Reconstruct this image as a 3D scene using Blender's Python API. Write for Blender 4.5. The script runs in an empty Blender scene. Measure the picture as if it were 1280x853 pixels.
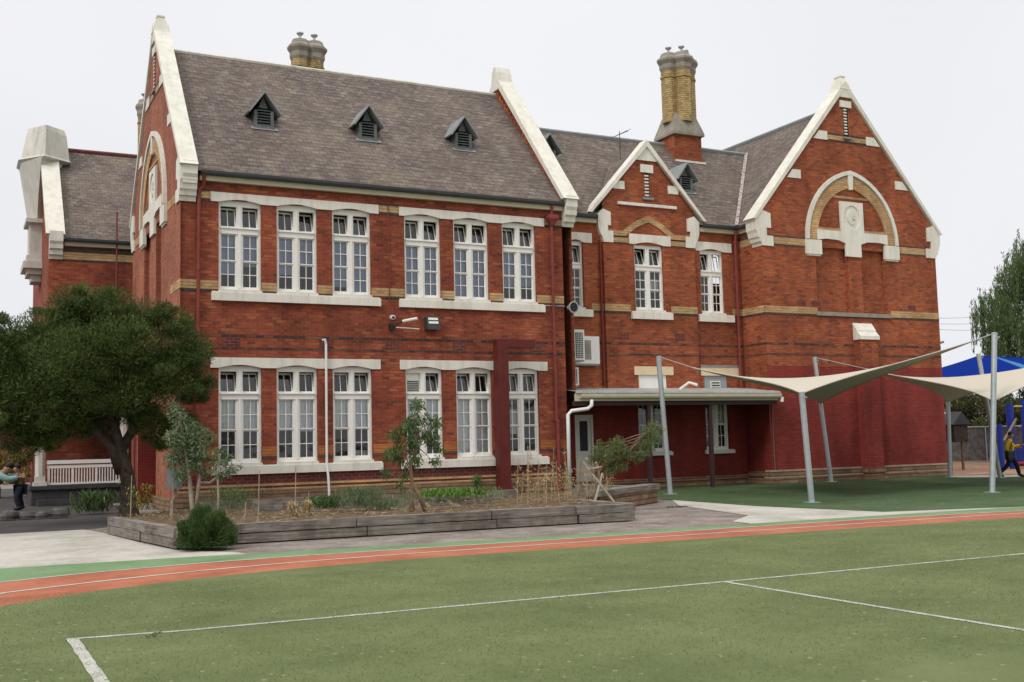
import bpy, math, random
import numpy as np
from mathutils import Vector, Matrix
from mathutils.geometry import tessellate_polygon
random.seed(7); RNG = np.random.default_rng(11)
PI = math.pi; R = math.radians
scene = bpy.context.scene
C = scene.collection

# ---------------------------------------------------------------- camera
YAW, PITCH, ROLL, FPX, EYE = 0.47381899, 0.09309616, -0.0244183, 1372.77, 1.6
def cam_axes():
    cy, sy, cp, sp = math.cos(YAW), math.sin(YAW), math.cos(PITCH), math.sin(PITCH)
    f = Vector((sy*cp, cy*cp, sp)); r = Vector((cy, -sy, 0)); u = r.cross(f)
    cr, sr = math.cos(ROLL), math.sin(ROLL)
    return cr*r + sr*u, -sr*r + cr*u, f
RX, UX, FX = cam_axes()
cd = bpy.data.cameras.new('camera'); cam = bpy.data.objects.new('camera', cd); C.objects.link(cam)
m = Matrix.Identity(4)
for i in range(3):
    m[i][0], m[i][1], m[i][2] = RX[i], UX[i], -FX[i]
m[2][3] = EYE
cam.matrix_world = m
cd.sensor_width = 36; cd.lens = FPX/1280*36; cd.clip_end = 3000; cd.clip_start = .1
scene.camera = cam
def at(px, py, X=None, Y=None, Z=None):
    """world point on an axis plane seen at a measured photo point"""
    d = RX*((px-640)/FPX) + UX*(-(py-426.5)/FPX) + FX
    s = X/d.x if X is not None else Y/d.y if Y is not None else (Z-EYE)/d.z
    p = d*s; p.z += EYE
    return p

# ---------------------------------------------------------------- world, sun, exposure
SUN_EL, SUN_AZ = R(43), R(-116)      # direction the light comes from, measured from +Y towards +X
world = bpy.data.worlds.new('World'); scene.world = world; world.use_nodes = True
wn = world.node_tree; wn.nodes.clear()
def N(nt, t, **kw):
    n = nt.nodes.new(t)
    for k, v in kw.items():
        if k[0] == '_': n.inputs[k[1:].replace('_', ' ')].default_value = v
        else: setattr(n, k, v)
    return n
sky = N(wn, 'ShaderNodeTexSky', sky_type='NISHITA', sun_disc=False, sun_elevation=SUN_EL, sun_rotation=SUN_AZ)
tc = N(wn, 'ShaderNodeTexCoord'); sx = N(wn, 'ShaderNodeSeparateXYZ')
wn.links.new(tc.outputs['Generated'], sx.inputs[0])
rp = N(wn, 'ShaderNodeValToRGB')     # overcast luminance by elevation
e = rp.color_ramp.elements
e[0].position = 0.0; e[0].color = (.80, .81, .86, 1)
e[1].position = 1.0; e[1].color = (1, 1, 1.0, 1)
for p, c in ((.10, (.84, .845, .885, 1)), (.30, (.87, .873, .905, 1)), (.47, (.885, .888, .91, 1))):
    q = rp.color_ramp.elements.new(p); q.color = c
wn.links.new(sx.outputs[2], rp.inputs[0])
zen = N(wn, 'ShaderNodeMapRange'); zen.inputs[1].default_value = .5; zen.inputs[2].default_value = 1
zen.inputs[3].default_value = 1.08; zen.inputs[4].default_value = 2.15
wn.links.new(sx.outputs[2], zen.inputs[0])
cl = N(wn, 'ShaderNodeTexNoise', _Scale=2.2, _Detail=3.0)
wn.links.new(tc.outputs['Generated'], cl.inputs[0])
clm = N(wn, 'ShaderNodeMapRange'); clm.inputs[1].default_value = .3; clm.inputs[2].default_value = .7; clm.inputs[3].default_value = .96; clm.inputs[4].default_value = 1.05
wn.links.new(cl.outputs[0], clm.inputs[0])
mu = N(wn, 'ShaderNodeMath', operation='MULTIPLY')
wn.links.new(zen.outputs[0], mu.inputs[0]); wn.links.new(clm.outputs[0], mu.inputs[1])
b1 = N(wn, 'ShaderNodeBackground'); wn.links.new(rp.outputs[0], b1.inputs[0]); wn.links.new(mu.outputs[0], b1.inputs[1])
b2 = N(wn, 'ShaderNodeBackground', _Strength=.05); 
hs = N(wn, 'ShaderNodeHueSaturation', _Saturation=.15); wn.links.new(sky.outputs[0], hs.inputs['Color'])
wn.links.new(hs.outputs[0], b2.inputs[0])
mxs = N(wn, 'ShaderNodeMixShader'); mxs.inputs[0].default_value = .08
wn.links.new(b1.outputs[0], mxs.inputs[1]); wn.links.new(b2.outputs[0], mxs.inputs[2])
wo = N(wn, 'ShaderNodeOutputWorld'); wn.links.new(mxs.outputs[0], wo.inputs[0])

sd = bpy.data.lights.new('sun', 'SUN'); sd.energy = 1.5; sd.angle = R(15); sd.color = (1, .97, .93)
so = bpy.data.objects.new('sun', sd); C.objects.link(so)
dirv = Vector((math.sin(SUN_AZ)*math.cos(SUN_EL), math.cos(SUN_AZ)*math.cos(SUN_EL), math.sin(SUN_EL)))
so.rotation_euler = dirv.to_track_quat('Z', 'Y').to_euler()
vs = scene.view_settings
vs.view_transform = 'Standard'; vs.look = 'None'; vs.gamma = 1; vs.use_curve_mapping = False; vs.exposure = 0.0

# ---------------------------------------------------------------- materials
def ramp(nt, pts):
    r = nt.nodes.new('ShaderNodeValToRGB'); el = r.color_ramp.elements
    el[0].position, el[0].color = pts[0][0], (*pts[0][1], 1)
    el[1].position, el[1].color = pts[-1][0], (*pts[-1][1], 1)
    for p, c in pts[1:-1]:
        q = el.new(p); q.color = (*c, 1)
    return r
def newmat(name):
    m = bpy.data.materials.new(name); m.use_nodes = True
    nt = m.node_tree; b = nt.nodes['Principled BSDF']
    return m, nt, b
def mixc(nt, fac, a, b, mode='MIX'):
    x = nt.nodes.new('ShaderNodeMix'); x.data_type = 'RGBA'; x.blend_type = mode
    for s, v in ((0, fac), (6, a), (7, b)):
        if isinstance(v, (int, float)): x.inputs[s].default_value = v
        elif isinstance(v, tuple): x.inputs[s].default_value = (*v, 1)
        else: nt.links.new(v, x.inputs[s])
    return x.outputs[2]
def bump(nt, b, h, dist=.01, strength=.6):
    bp = nt.nodes.new('ShaderNodeBump'); bp.inputs['Distance'].default_value = dist; bp.inputs['Strength'].default_value = strength
    nt.links.new(h, bp.inputs['Height']); nt.links.new(bp.outputs[0], b.inputs['Normal'])
def noise(nt, vec, scale, detail=3, rough=.6, stretch=None):
    if stretch:
        mp = nt.nodes.new('ShaderNodeMapping'); mp.inputs['Scale'].default_value = stretch
        nt.links.new(vec, mp.inputs[0]); vec = mp.outputs[0]
    n = nt.nodes.new('ShaderNodeTexNoise'); n.inputs['Scale'].default_value = scale
    n.inputs['Detail'].default_value = detail; n.inputs['Roughness'].default_value = rough
    nt.links.new(vec, n.inputs[0]); return n.outputs[0]
def plain(name, col, rough=.6, var=.12, scale=3, metal=0, bmp=0, spec=None, streak=0):
    m, nt, b = newmat(name)
    g = nt.nodes.new('ShaderNodeNewGeometry').outputs['Position']
    n = noise(nt, g, scale, 5, .65)
    lo = tuple(max(0, c*(1-var*1.6)) for c in col); hi = tuple(min(1, c*(1+var)) for c in col)
    r = ramp(nt, [(.3, lo), (.55, col), (.75, hi)]); nt.links.new(n, r.inputs[0])
    oc = r.outputs[0]
    if streak:
        s1 = noise(nt, g, 1.0, 5, .7, (5, 5, .7)); q1 = ramp(nt, [(.34, (.62, .6, .55)), (.55, (1, 1, 1))]); nt.links.new(s1, q1.inputs[0]); oc = mixc(nt, streak, oc, q1.outputs[0], 'MULTIPLY')
        s2 = noise(nt, g, 9.0, 4, .8); q2 = ramp(nt, [(.3, (.7, .68, .62)), (.45, (1, 1, 1))]); nt.links.new(s2, q2.inputs[0]); oc = mixc(nt, streak*.45, oc, q2.outputs[0], 'MULTIPLY')
    nt.links.new(oc, b.inputs['Base Color'])
    b.inputs['Roughness'].default_value = rough; b.inputs['Metallic'].default_value = metal
    b.inputs['Specular IOR Level'].default_value = spec if spec is not None else (.5 if metal else .22)
    if bmp: bump(nt, b, noise(nt, g, scale*12, 4), bmp)
    return m
def brick(name, c1, c2, dark, mortar, orange=None, w=.235, h=.086, bright=1.0, orange_amt=.5, joint=.55, patch=.75):
    m, nt, b = newmat(name)
    uv = nt.nodes.new('ShaderNodeUVMap').outputs[0]
    def bt(a, bb, mo, bias=0, size=.006, seedoff=0):
        t = nt.nodes.new('ShaderNodeTexBrick'); t.offset = .5
        for k, v in (('Color1', (*a, 1)), ('Color2', (*bb, 1)), ('Mortar', (*mo, 1)), ('Scale', 1), ('Mortar Size', size), ('Mortar Smooth', .2), ('Bias', bias), ('Brick Width', w), ('Row Height', h)):
            t.inputs[k].default_value = v
        if seedoff:
            mp = nt.nodes.new('ShaderNodeMapping'); mp.inputs['Location'].default_value = (w*2*seedoff, h*2*seedoff, 0)
            nt.links.new(uv, mp.inputs[0]); nt.links.new(mp.outputs[0], t.inputs[0])
        else: nt.links.new(uv, t.inputs[0])
        return t
    t1 = bt(c1, c2, mortar)
    t2 = bt((0, 0, 0), (1, 1, 1), (0, 0, 0), 0, .009, 37)   # second per-brick random
    r2 = ramp(nt, [(.72, (0, 0, 0)), (1.0, (.62,)*3)]); nt.links.new(t2.outputs[0], r2.inputs[0])
    col = mixc(nt, r2.outputs[0], t1.outputs[0], dark)
    if orange:
        t3 = bt((0, 0, 0), (1, 1, 1), (0, 0, 0), 0, .009, 91)
        ns = noise(nt, uv, .9, 3)
        ad = nt.nodes.new('ShaderNodeMath'); ad.operation = 'MULTIPLY'
        nt.links.new(t3.outputs[0], ad.inputs[0]); nt.links.new(ns, ad.inputs[1])
        r3 = ramp(nt, [(.36, (0, 0, 0)), (.5, (orange_amt,)*3)]); nt.links.new(ad.outputs[0], r3.inputs[0])
        col = mixc(nt, r3.outputs[0], col, orange)
    # joints: strong bed joints, faint perpends
    rm = ramp(nt, [(.4, (0, 0, 0)), (.9, (.5,)*3)]); nt.links.new(t1.outputs['Fac'], rm.inputs[0])
    col = mixc(nt, rm.outputs[0], col, mortar)
    sp_ = nt.nodes.new('ShaderNodeSeparateXYZ'); nt.links.new(uv, sp_.inputs[0])
    dv = nt.nodes.new('ShaderNodeMath'); dv.operation = 'DIVIDE'; dv.inputs[1].default_value = h; nt.links.new(sp_.outputs[1], dv.inputs[0])
    fr_ = nt.nodes.new('ShaderNodeMath'); fr_.operation = 'FRACT'; nt.links.new(dv.outputs[0], fr_.inputs[0])
    rj = ramp(nt, [(.0, (.75,)*3), (.10, (.75,)*3), (.17, (0, 0, 0)), (.86, (0, 0, 0)), (.95, (.75,)*3)]); nt.links.new(fr_.outputs[0], rj.inputs[0])
    col = mixc(nt, rj.outputs[0], col, tuple(c*joint for c in mortar))
    smal = noise(nt, uv, 6, 4, .8, (.55, 2.2, 1)); rsm = ramp(nt, [(.32, (.62, .6, .6)), (.5, (1, 1, 1)), (.7, (1.25, 1.2, 1.12))]); nt.links.new(smal, rsm.inputs[0])
    col = mixc(nt, patch, col, rsm.outputs[0], 'MULTIPLY')
    big = noise(nt, uv, .45, 4, .7)
    rb = ramp(nt, [(.28, (.7*bright,)*3), (.5, (1.0*bright,)*3), (.72, (1.2*bright, 1.17*bright, 1.12*bright))]); nt.links.new(big, rb.inputs[0])
    col = mixc(nt, 1.0, col, rb.outputs[0], 'MULTIPLY')
    st = noise(nt, uv, 1.0, 4, .6, (1.4, .22, 1))        # run-off streaks
    rs = ramp(nt, [(.36, (.72, .69, .68)), (.58, (1, 1, 1))]); nt.links.new(st, rs.inputs[0])
    col = mixc(nt, .8, col, rs.outputs[0], 'MULTIPLY')
    nt.links.new(col, b.inputs['Base Color'])
    b.inputs['Roughness'].default_value = .88; b.inputs['Specular IOR Level'].default_value = .25
    inv = nt.nodes.new('ShaderNodeMath'); inv.operation = 'SUBTRACT'; inv.inputs[0].default_value = 1
    nt.links.new(t1.outputs['Fac'], inv.inputs[1]); bump(nt, b, inv.outputs[0], .006, .7)
    return m
M = {}
MORT = (.21, .135, .095)
M['brick'] = brick('red brick', (.335, .071, .031), (.245, .045, .024), (.095, .029, .023), MORT, (.46, .15, .055), orange_amt=.5)
M['brick_o'] = brick('orange brick', (.375, .094, .035), (.28, .06, .026), (.115, .035, .023), (.25, .14, .085), (.43, .14, .055), orange_amt=.5)
M['brick_g'] = brick('salmon brick', (.36, .115, .062), (.31, .09, .048), (.22, .06, .035), (.36, .22, .16), (.43, .17, .09))  # paler, pinker brick for the left gable
M['brick_p'] = brick('plinth brick', (.17, .04, .032), (.14, .032, .028), (.08, .022, .02), (.25, .17, .14))
M['cream'] = brick('cream brick', (.56, .37, .18), (.46, .28, .12), (.36, .2, .09), (.42, .33, .22), (.6, .28, .1), orange_amt=.35)
M['orangeb'] = brick('bright orange brick', (.45, .15, .04), (.4, .12, .035), (.3, .08, .03), (.3, .17, .1))
M['chimb'] = brick('chimney cream brick', (.5, .37, .17), (.4, .28, .12), (.2, .13, .06), (.22, .16, .09), w=.16, h=.085)
M['black'] = brick('black brick', (.05, .04, .045), (.075, .05, .05), (.2, .05, .03), (.2, .15, .12), w=.235, h=.086)
M['blackmix'] = brick('black and red brick', (.045, .035, .038), (.09, .04, .035), (.26, .07, .03), (.2, .13, .1), (.36, .13, .05))
M['stone'] = brick('cream plinth stone', (.3, .2, .12), (.22, .13, .075), (.13, .06, .04), (.14, .09, .065), w=.42, h=.13)
M['basalt'] = brick('bluestone', (.05, .05, .055), (.07, .068, .07), (.035, .035, .04), (.09, .085, .08), w=.9, h=.22)
M['white'] = plain('painted cement trim', (.71, .68, .6), .6, .05, 1.6, bmp=.001, streak=.4)
M['lintd'] = plain('dirty string stone', (.42, .34, .26), .8, .15, 3, streak=.5)
M['coping'] = plain('weathered coping', (.68, .655, .57), .7, .06, 2.2, bmp=.002, streak=.38)
M['paint'] = plain('white gloss joinery', (.78, .76, .71), .4, .03, 3)
M['lint'] = plain('cream lintel stone', (.68, .55, .36), .7, .06, 3)
M['turret'] = plain('cement render', (.6, .58, .51), .8, .08, 1.5, streak=.5)
M['sooty'] = plain('sooty stone', (.27, .245, .2), .85, .18, 3)
M['gutter'] = plain('charcoal gutter', (.045, .048, .05), .5, .1)
M['fascia'] = plain('cream fascia', (.5, .46, .33), .6, .06)
M['maroon'] = plain('maroon paint', (.17, .028, .022), .42, .12, 2)
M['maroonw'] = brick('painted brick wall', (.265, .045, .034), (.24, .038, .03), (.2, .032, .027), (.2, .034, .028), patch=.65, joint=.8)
M['maroon_shaded'] = brick('shade-darkened painted brick', (.2, .028, .021), (.175, .024, .019), (.14, .02, .017), (.15, .023, .018), patch=.6, joint=.8)  # darker copy of the wing's red, verandah and entry shade put into colour
M['maroonp'] = plain('faded maroon pipe', (.21, .045, .038), .5, .12, 4)
M['purple'] = plain('dark purple post', (.05, .025, .03), .5, .1)
M['steelm'] = plain('worn maroon steel', (.12, .02, .017), .5, .18, 2.5, streak=.5)
M['pvc'] = plain('white pipe', (.72, .72, .7), .4, .04)
M['galv'] = plain('galvanised steel', (.42, .46, .47), .42, .08, 6, metal=.5)
M['lead'] = plain('grey lead', (.22, .24, .24), .65, .12, 4)
M['dormer'] = plain('grey timber', (.13, .145, .14), .7, .2, 5)
M['dark'] = plain('dark void', (.012, .012, .014), .9, .1)
M['blackm'] = plain('black plastic', (.02, .02, .022), .5, .1)
M['grey'] = plain('grey plastic', (.35, .35, .34), .5, .08)
M['acw'] = plain('white enamel', (.7, .69, .64), .45, .04)
M['greyp'] = plain('grey panel', (.3, .33, .34), .6, .05)
M['doorw'] = plain('door paint', (.55, .54, .5), .5, .05)
M['blind'] = plain('white blind', (.85, .87, .87), .9, .04)
M['blindb'] = plain('blue grey blind', (.36, .41, .56), .9, .06)
M['curtain'] = plain('curtain', (.6, .62, .6), .9, .1)
M['sail'] = plain('cream shade cloth', (.46, .41, .335), .9, .05, 1)
M['bluesail'] = plain('blue shade cloth', (.012, .06, .55), .8, .1, 1)
M['cyan'] = plain('light blue webbing', (.1, .35, .7), .8, .05)
M['bluep'] = plain('blue play post', (.012, .03, .24), .45, .05)
M['redp'] = plain('red play part', (.4, .03, .03), .45, .05)
M['yellowp'] = plain('yellow bar', (.6, .42, .05), .5, .05)
M['bark'] = plain('bark', (.075, .055, .042), .95, .4, 9, bmp=.02)
M['barkp'] = plain('pale bark', (.3, .26, .2), .9, .25, 9, bmp=.004)
M['barkb'] = plain('brown bark', (.2, .14, .09), .9, .25, 9, bmp=.004)
M['straw'] = plain('dry straw', (.4, .3, .155), .95, .25, 6)
M['twig'] = plain('dry twig', (.33, .26, .17), .9, .2, 6)
M['skin'] = plain('skin', (.32, .17, .11), .55, .06)
M['hair'] = plain('dark hair', (.015, .011, .01), .6, .1)
M['hoodie'] = plain('mustard cloth', (.62, .38, .02), .9, .08, 8)
M['teal'] = plain('teal cloth', (.2, .33, .3), .9, .08, 8)
M['navy'] = plain('navy cloth', (.015, .018, .035), .9, .08, 8)
M['olive'] = plain('olive patterned cloth', (.12, .08, .03), .9, .4, 14)
M['shoe'] = plain('shoe', (.03, .028, .028), .6, .05)
M['rock'] = plain('rock', (.12, .11, .1), .9, .4, 5, bmp=.02)
M['potc'] = plain('clay', (.3, .22, .14), .8, .1)

def clothmat(name, col, tr):
    m, nt, b = newmat(name); b.inputs['Base Color'].default_value = (*col, 1); b.inputs['Roughness'].default_value = .9; b.inputs['Specular IOR Level'].default_value = .1
    t = nt.nodes.new('ShaderNodeBsdfTranslucent'); t.inputs[0].default_value = (*col, 1); x = nt.nodes.new('ShaderNodeMixShader'); x.inputs[0].default_value = tr
    nt.links.new(b.outputs[0], x.inputs[1]); nt.links.new(t.outputs[0], x.inputs[2]); nt.links.new(x.outputs[0], nt.nodes['Material Output'].inputs[0]); return m
M['sail'] = clothmat('cream shade cloth', (.5, .45, .37), .03)
M['bluesail'] = clothmat('blue shade cloth', (.012, .055, .45), .35)
def woodmat():
    m, nt, b = newmat('weathered sleeper')
    uv = nt.nodes.new('ShaderNodeUVMap').outputs[0]
    g = noise(nt, uv, 3, 6, .7, (.6, 9, 1)); r = ramp(nt, [(.3, (.045, .036, .03)), (.42, (.15, .13, .11)), (.6, (.24, .215, .18)), (.75, (.34, .31, .27))])
    nt.links.new(g, r.inputs[0])
    g2 = noise(nt, uv, 1.3, 4, .7); r2 = ramp(nt, [(.38, (.5, .46, .42)), (.55, (1, 1, 1))]); nt.links.new(g2, r2.inputs[0])
    col = mixc(nt, .85, r.outputs[0], r2.outputs[0], 'MULTIPLY')
    g3 = noise(nt, uv, 2.2, 2, .5, (2.2, .3, 1)); r3 = ramp(nt, [(.66, (0, 0, 0)), (.72, (.7, .7, .7))]); nt.links.new(g3, r3.inputs[0])
    col = mixc(nt, r3.outputs[0], col, (.11, .045, .03))
    nt.links.new(col, b.inputs['Base Color']); b.inputs['Roughness'].default_value = .92
    bump(nt, b, g, .012, .8); return m
M['sleeper'] = woodmat()
def slate(name, tint=1.0):
    m, nt, b = newmat(name)
    uv = nt.nodes.new('ShaderNodeUVMap').outputs[0]
    t = nt.nodes.new('ShaderNodeTexBrick'); t.offset = .5
    for k, v in (('Color1', (.135, .1, .085, 1)), ('Color2', (.085, .064, .058, 1)), ('Mortar', (.03, .026, .026, 1)), ('Scale', 1), ('Mortar Size', .009), ('Mortar Smooth', .3), ('Brick Width', .25), ('Row Height', .19)):
        t.inputs[k].default_value = v
    nt.links.new(uv, t.inputs[0])
    t2 = nt.nodes.new('ShaderNodeTexBrick'); t2.offset = .5
    for k, v in (('Color1', (0, 0, 0, 1)), ('Color2', (1, 1, 1, 1)), ('Mortar', (0, 0, 0, 1)), ('Scale', 1), ('Mortar Size', .009), ('Brick Width', .25), ('Row Height', .19)):
        t2.inputs[k].default_value = v
    mp = nt.nodes.new('ShaderNodeMapping'); mp.inputs['Location'].default_value = (27.5, 38*.19, 0)
    nt.links.new(uv, mp.inputs[0]); nt.links.new(mp.outputs[0], t2.inputs[0])
    n1 = noise(nt, uv, .5, 4, .7)
    r1 = ramp(nt, [(.32, (.07, .052, .053)), (.5, (.118, .086, .076)), (.66, (.2, .16, .12))]); nt.links.new(n1, r1.inputs[0])
    col = mixc(nt, .55, t.outputs[0], r1.outputs[0])
    # pale lichened slates
    pr_ = nt.nodes.new('ShaderNodeMath'); pr_.operation = 'MULTIPLY'
    n2 = noise(nt, uv, 1.1, 4, .7); nt.links.new(t2.outputs[0], pr_.inputs[0]); nt.links.new(n2, pr_.inputs[1])
    r2 = ramp(nt, [(.4, (0, 0, 0)), (.6, (.55,)*3)]); nt.links.new(pr_.outputs[0], r2.inputs[0])
    col = mixc(nt, r2.outputs[0], col, (.24, .2, .165))
    # lichen blotches
    n3 = noise(nt, uv, 5.5, 6, .8, (.45, 1.3, 1)); r3 = ramp(nt, [(.48, (0, 0, 0)), (.66, (.8,)*3)]); nt.links.new(n3, r3.inputs[0])
    col = mixc(nt, r3.outputs[0], col, (.25, .225, .175))
    rm = ramp(nt, [(.5, (0, 0, 0)), (.95, (.5,)*3)]); nt.links.new(t.outputs['Fac'], rm.inputs[0])
    col = mixc(nt, rm.outputs[0], col, (.04, .034, .032))
    nt.links.new(col, b.inputs['Base Color']); b.inputs['Roughness'].default_value = .8; b.inputs['Specular IOR Level'].default_value = .2
    # stepped rows: height rises down each slate
    s = nt.nodes.new('ShaderNodeSeparateXYZ'); nt.links.new(uv, s.inputs[0])
    d = nt.nodes.new('ShaderNodeMath'); d.operation = 'DIVIDE'; d.inputs[1].default_value = .19; nt.links.new(s.outputs[1], d.inputs[0])
    f = nt.nodes.new('ShaderNodeMath'); f.operation = 'FRACT'; nt.links.new(d.outputs[0], f.inputs[0])
    iv = nt.nodes.new('ShaderNodeMath'); iv.operation = 'SUBTRACT'; iv.inputs[0].default_value = 1; nt.links.new(f.outputs[0], iv.inputs[1])
    a = nt.nodes.new('ShaderNodeMath'); a.operation = 'ADD'; nt.links.new(iv.outputs[0], a.inputs[0]); nt.links.new(t2.outputs[0], a.inputs[1])
    bump(nt, b, a.outputs[0], .012, .8)
    return m
M['slate'] = slate('roof slate')
def glassmat():
    m, nt, b = newmat('window glass'); nt.nodes.remove(b)
    out = nt.nodes['Material Output']
    tr = nt.nodes.new('ShaderNodeBsdfTransparent'); tr.inputs[0].default_value = (.94, .97, .98, 1)
    gl = nt.nodes.new('ShaderNodeBsdfGlossy'); gl.inputs['Roughness'].default_value = .03
    lw = nt.nodes.new('ShaderNodeFresnel'); lw.inputs[0].default_value = 1.55
    g = nt.nodes.new('ShaderNodeNewGeometry').outputs['Position']
    bp = nt.nodes.new('ShaderNodeBump'); bp.inputs['Distance'].default_value = .02; bp.inputs['Strength'].default_value = .25
    nt.links.new(noise(nt, g, 2.5, 1), bp.inputs['Height']); nt.links.new(bp.outputs[0], gl.inputs['Normal'])
    ad = nt.nodes.new('ShaderNodeMath'); ad.operation = 'MULTIPLY_ADD'; ad.inputs[1].default_value = 1.3; ad.inputs[2].default_value = .02
    nt.links.new(lw.outputs[0], ad.inputs[0])
    mx = nt.nodes.new('ShaderNodeMixShader'); nt.links.new(ad.outputs[0], mx.inputs[0]); nt.links.new(tr.outputs[0], mx.inputs[1]); nt.links.new(gl.outputs[0], mx.inputs[2])
    nt.links.new(mx.outputs[0], out.inputs[0]); return m
M['glass'] = glassmat()
def ground(name, cols, scales, rough=.95, bmp=.01, bscale=60, speck=None, detail=6):
    m, nt, b = newmat(name)
    g = nt.nodes.new('ShaderNodeNewGeometry').outputs['Position']
    n = noise(nt, g, scales[0], detail, .7); r = ramp(nt, [(.3, tuple(c*.86 for c in cols[0])), (.5, cols[1]), (.7, tuple(c*1.06 for c in cols[2]))]); nt.links.new(n, r.inputs[0])
    n2 = noise(nt, g, scales[1], 4, .7); r2 = ramp(nt, [(.3, (.82,)*3), (.55, (1, 1, 1)), (.75, (1.16,)*3)]); nt.links.new(n2, r2.inputs[0])
    col = mixc(nt, .9, r.outputs[0], r2.outputs[0], 'MULTIPLY')
    if speck:
        v = nt.nodes.new('ShaderNodeTexVoronoi'); v.inputs['Scale'].default_value = speck[1]; nt.links.new(g, v.inputs[0])
        n5 = noise(nt, g, 1.7, 3); ml = nt.nodes.new('ShaderNodeMath'); ml.operation = 'SUBTRACT'; nt.links.new(v.outputs['Distance'], ml.inputs[0])
        m5 = nt.nodes.new('ShaderNodeMath'); m5.operation = 'MULTIPLY'; m5.inputs[1].default_value = .17; nt.links.new(n5, m5.inputs[0]); nt.links.new(m5.outputs[0], ml.inputs[1])
        r5 = ramp(nt, [(.0, (1, 1, 1)), (.03, (0, 0, 0))]); nt.links.new(ml.outputs[0], r5.inputs[0])
        col = mixc(nt, r5.outputs[0], col, speck[0])
    nt.links.new(col, b.inputs['Base Color']); b.inputs['Roughness'].default_value = rough
    b.inputs['Specular IOR Level'].default_value = .2
    bump(nt, b, noise(nt, g, bscale, 3), bmp); return m
M['turf'] = ground('playing field turf', ((.102, .128, .046), (.122, .148, .057), (.147, .17, .072)), (.6, 55), bmp=.012, bscale=110, speck=((.26, .25, .15), 6))
M['turf2'] = ground('dark green turf', ((.05, .082, .033), (.062, .1, .041), (.078, .12, .052)), (.6, 30), bmp=.015, bscale=90, speck=((.2, .2, .12), 2.5))  # a turf of its own, darker green than the playing field
M['greened'] = ground('light green surface', ((.13, .2, .1), (.15, .235, .115), (.18, .26, .135)), (.8, 30))
M['track'] = ground('red running track', ((.3, .092, .05), (.36, .12, .066), (.4, .15, .09)), (.9, 45), bmp=.006)
M['line'] = ground('painted line', ((.33, .33, .28), (.41, .405, .36), (.47, .46, .42)), (3, 40), bmp=.006)
M['gravel'] = ground('gravel ground', ((.15, .115, .095), (.22, .185, .16), (.31, .28, .25)), (1.2, 25), bmp=.03, bscale=45, speck=((.5, .47, .42), 4))
M['concrete'] = ground('concrete', ((.34, .31, .27), (.42, .39, .34), (.48, .45, .4)), (.7, 8), bmp=.003)
M['asphalt'] = ground('asphalt', ((.05, .046, .045), (.065, .06, .058), (.085, .078, .074)), (.8, 40))
M['soil'] = ground('straw mulch soil', ((.05, .036, .024), (.12, .08, .048), (.25, .18, .1)), (5, 40), bmp=.05, bscale=40)
M['bark_ground'] = ground('wood chip ground', ((.2, .11, .065), (.29, .17, .1), (.36, .23, .15)), (1, 14), bmp=.03)
def leafmat(name, cols, rough=.6, trans=.25):
    m, nt, b = newmat(name)
    gi = nt.nodes.new('ShaderNodeNewGeometry')
    n = noise(nt, gi.outputs['Position'], 1.3, 3, .6)
    ad = nt.nodes.new('ShaderNodeMath'); ad.operation = 'ADD'; nt.links.new(gi.outputs['Random Per Island'], ad.inputs[0]); nt.links.new(n, ad.inputs[1])
    ml = nt.nodes.new('ShaderNodeMath'); ml.operation = 'MULTIPLY'; ml.inputs[1].default_value = .5; nt.links.new(ad.outputs[0], ml.inputs[0])
    k = len(cols); r = ramp(nt, [(.15+.65*i/(k-1), c) for i, c in enumerate(cols)]); nt.links.new(ml.outputs[0], r.inputs[0])
    nt.links.new(r.outputs[0], b.inputs['Base Color']); b.inputs['Roughness'].default_value = rough
    b.inputs['Specular IOR Level'].default_value = .25
    t = nt.nodes.new('ShaderNodeBsdfTranslucent'); nt.links.new(r.outputs[0], t.inputs[0])
    mx = nt.nodes.new('ShaderNodeMixShader'); mx.inputs[0].default_value = trans
    out = nt.nodes['Material Output']
    nt.links.new(b.outputs[0], mx.inputs[1]); nt.links.new(t.outputs[0], mx.inputs[2]); nt.links.new(mx.outputs[0], out.inputs[0]); return m
M['leaf_dark'] = leafmat('dark needle foliage', [(.022, .036, .008), (.042, .068, .014), (.075, .11, .024), (.13, .17, .045)])
M['leaf_grey'] = leafmat('grey green foliage', [(.065, .105, .045), (.12, .17, .08), (.2, .255, .13)])
M['leaf_mid'] = leafmat('mid green foliage', [(.05, .085, .025), (.085, .135, .045), (.14, .19, .075)])
M['leaf_bright'] = leafmat('bright green foliage', [(.08, .14, .025), (.13, .22, .04), (.2, .3, .07)])
M['leaf_wattle'] = leafmat('wattle foliage', [(.06, .085, .025), (.11, .145, .045), (.17, .21, .08)])
M['leaf_olive'] = leafmat('olive foliage', [(.05, .06, .02), (.09, .1, .035), (.15, .15, .06)])
M['leaf_yellow'] = leafmat('yellow flecked foliage', [(.05, .07, .015), (.13, .14, .03), (.45, .33, .04)])
M['leaf_shrub'] = leafmat('deep green shrub', [(.025, .05, .014), (.055, .1, .026), (.12, .18, .06)])
M['leaf_dry'] = leafmat('dry leaf', [(.2, .14, .07), (.38, .28, .15), (.55, .44, .26)])

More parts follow.
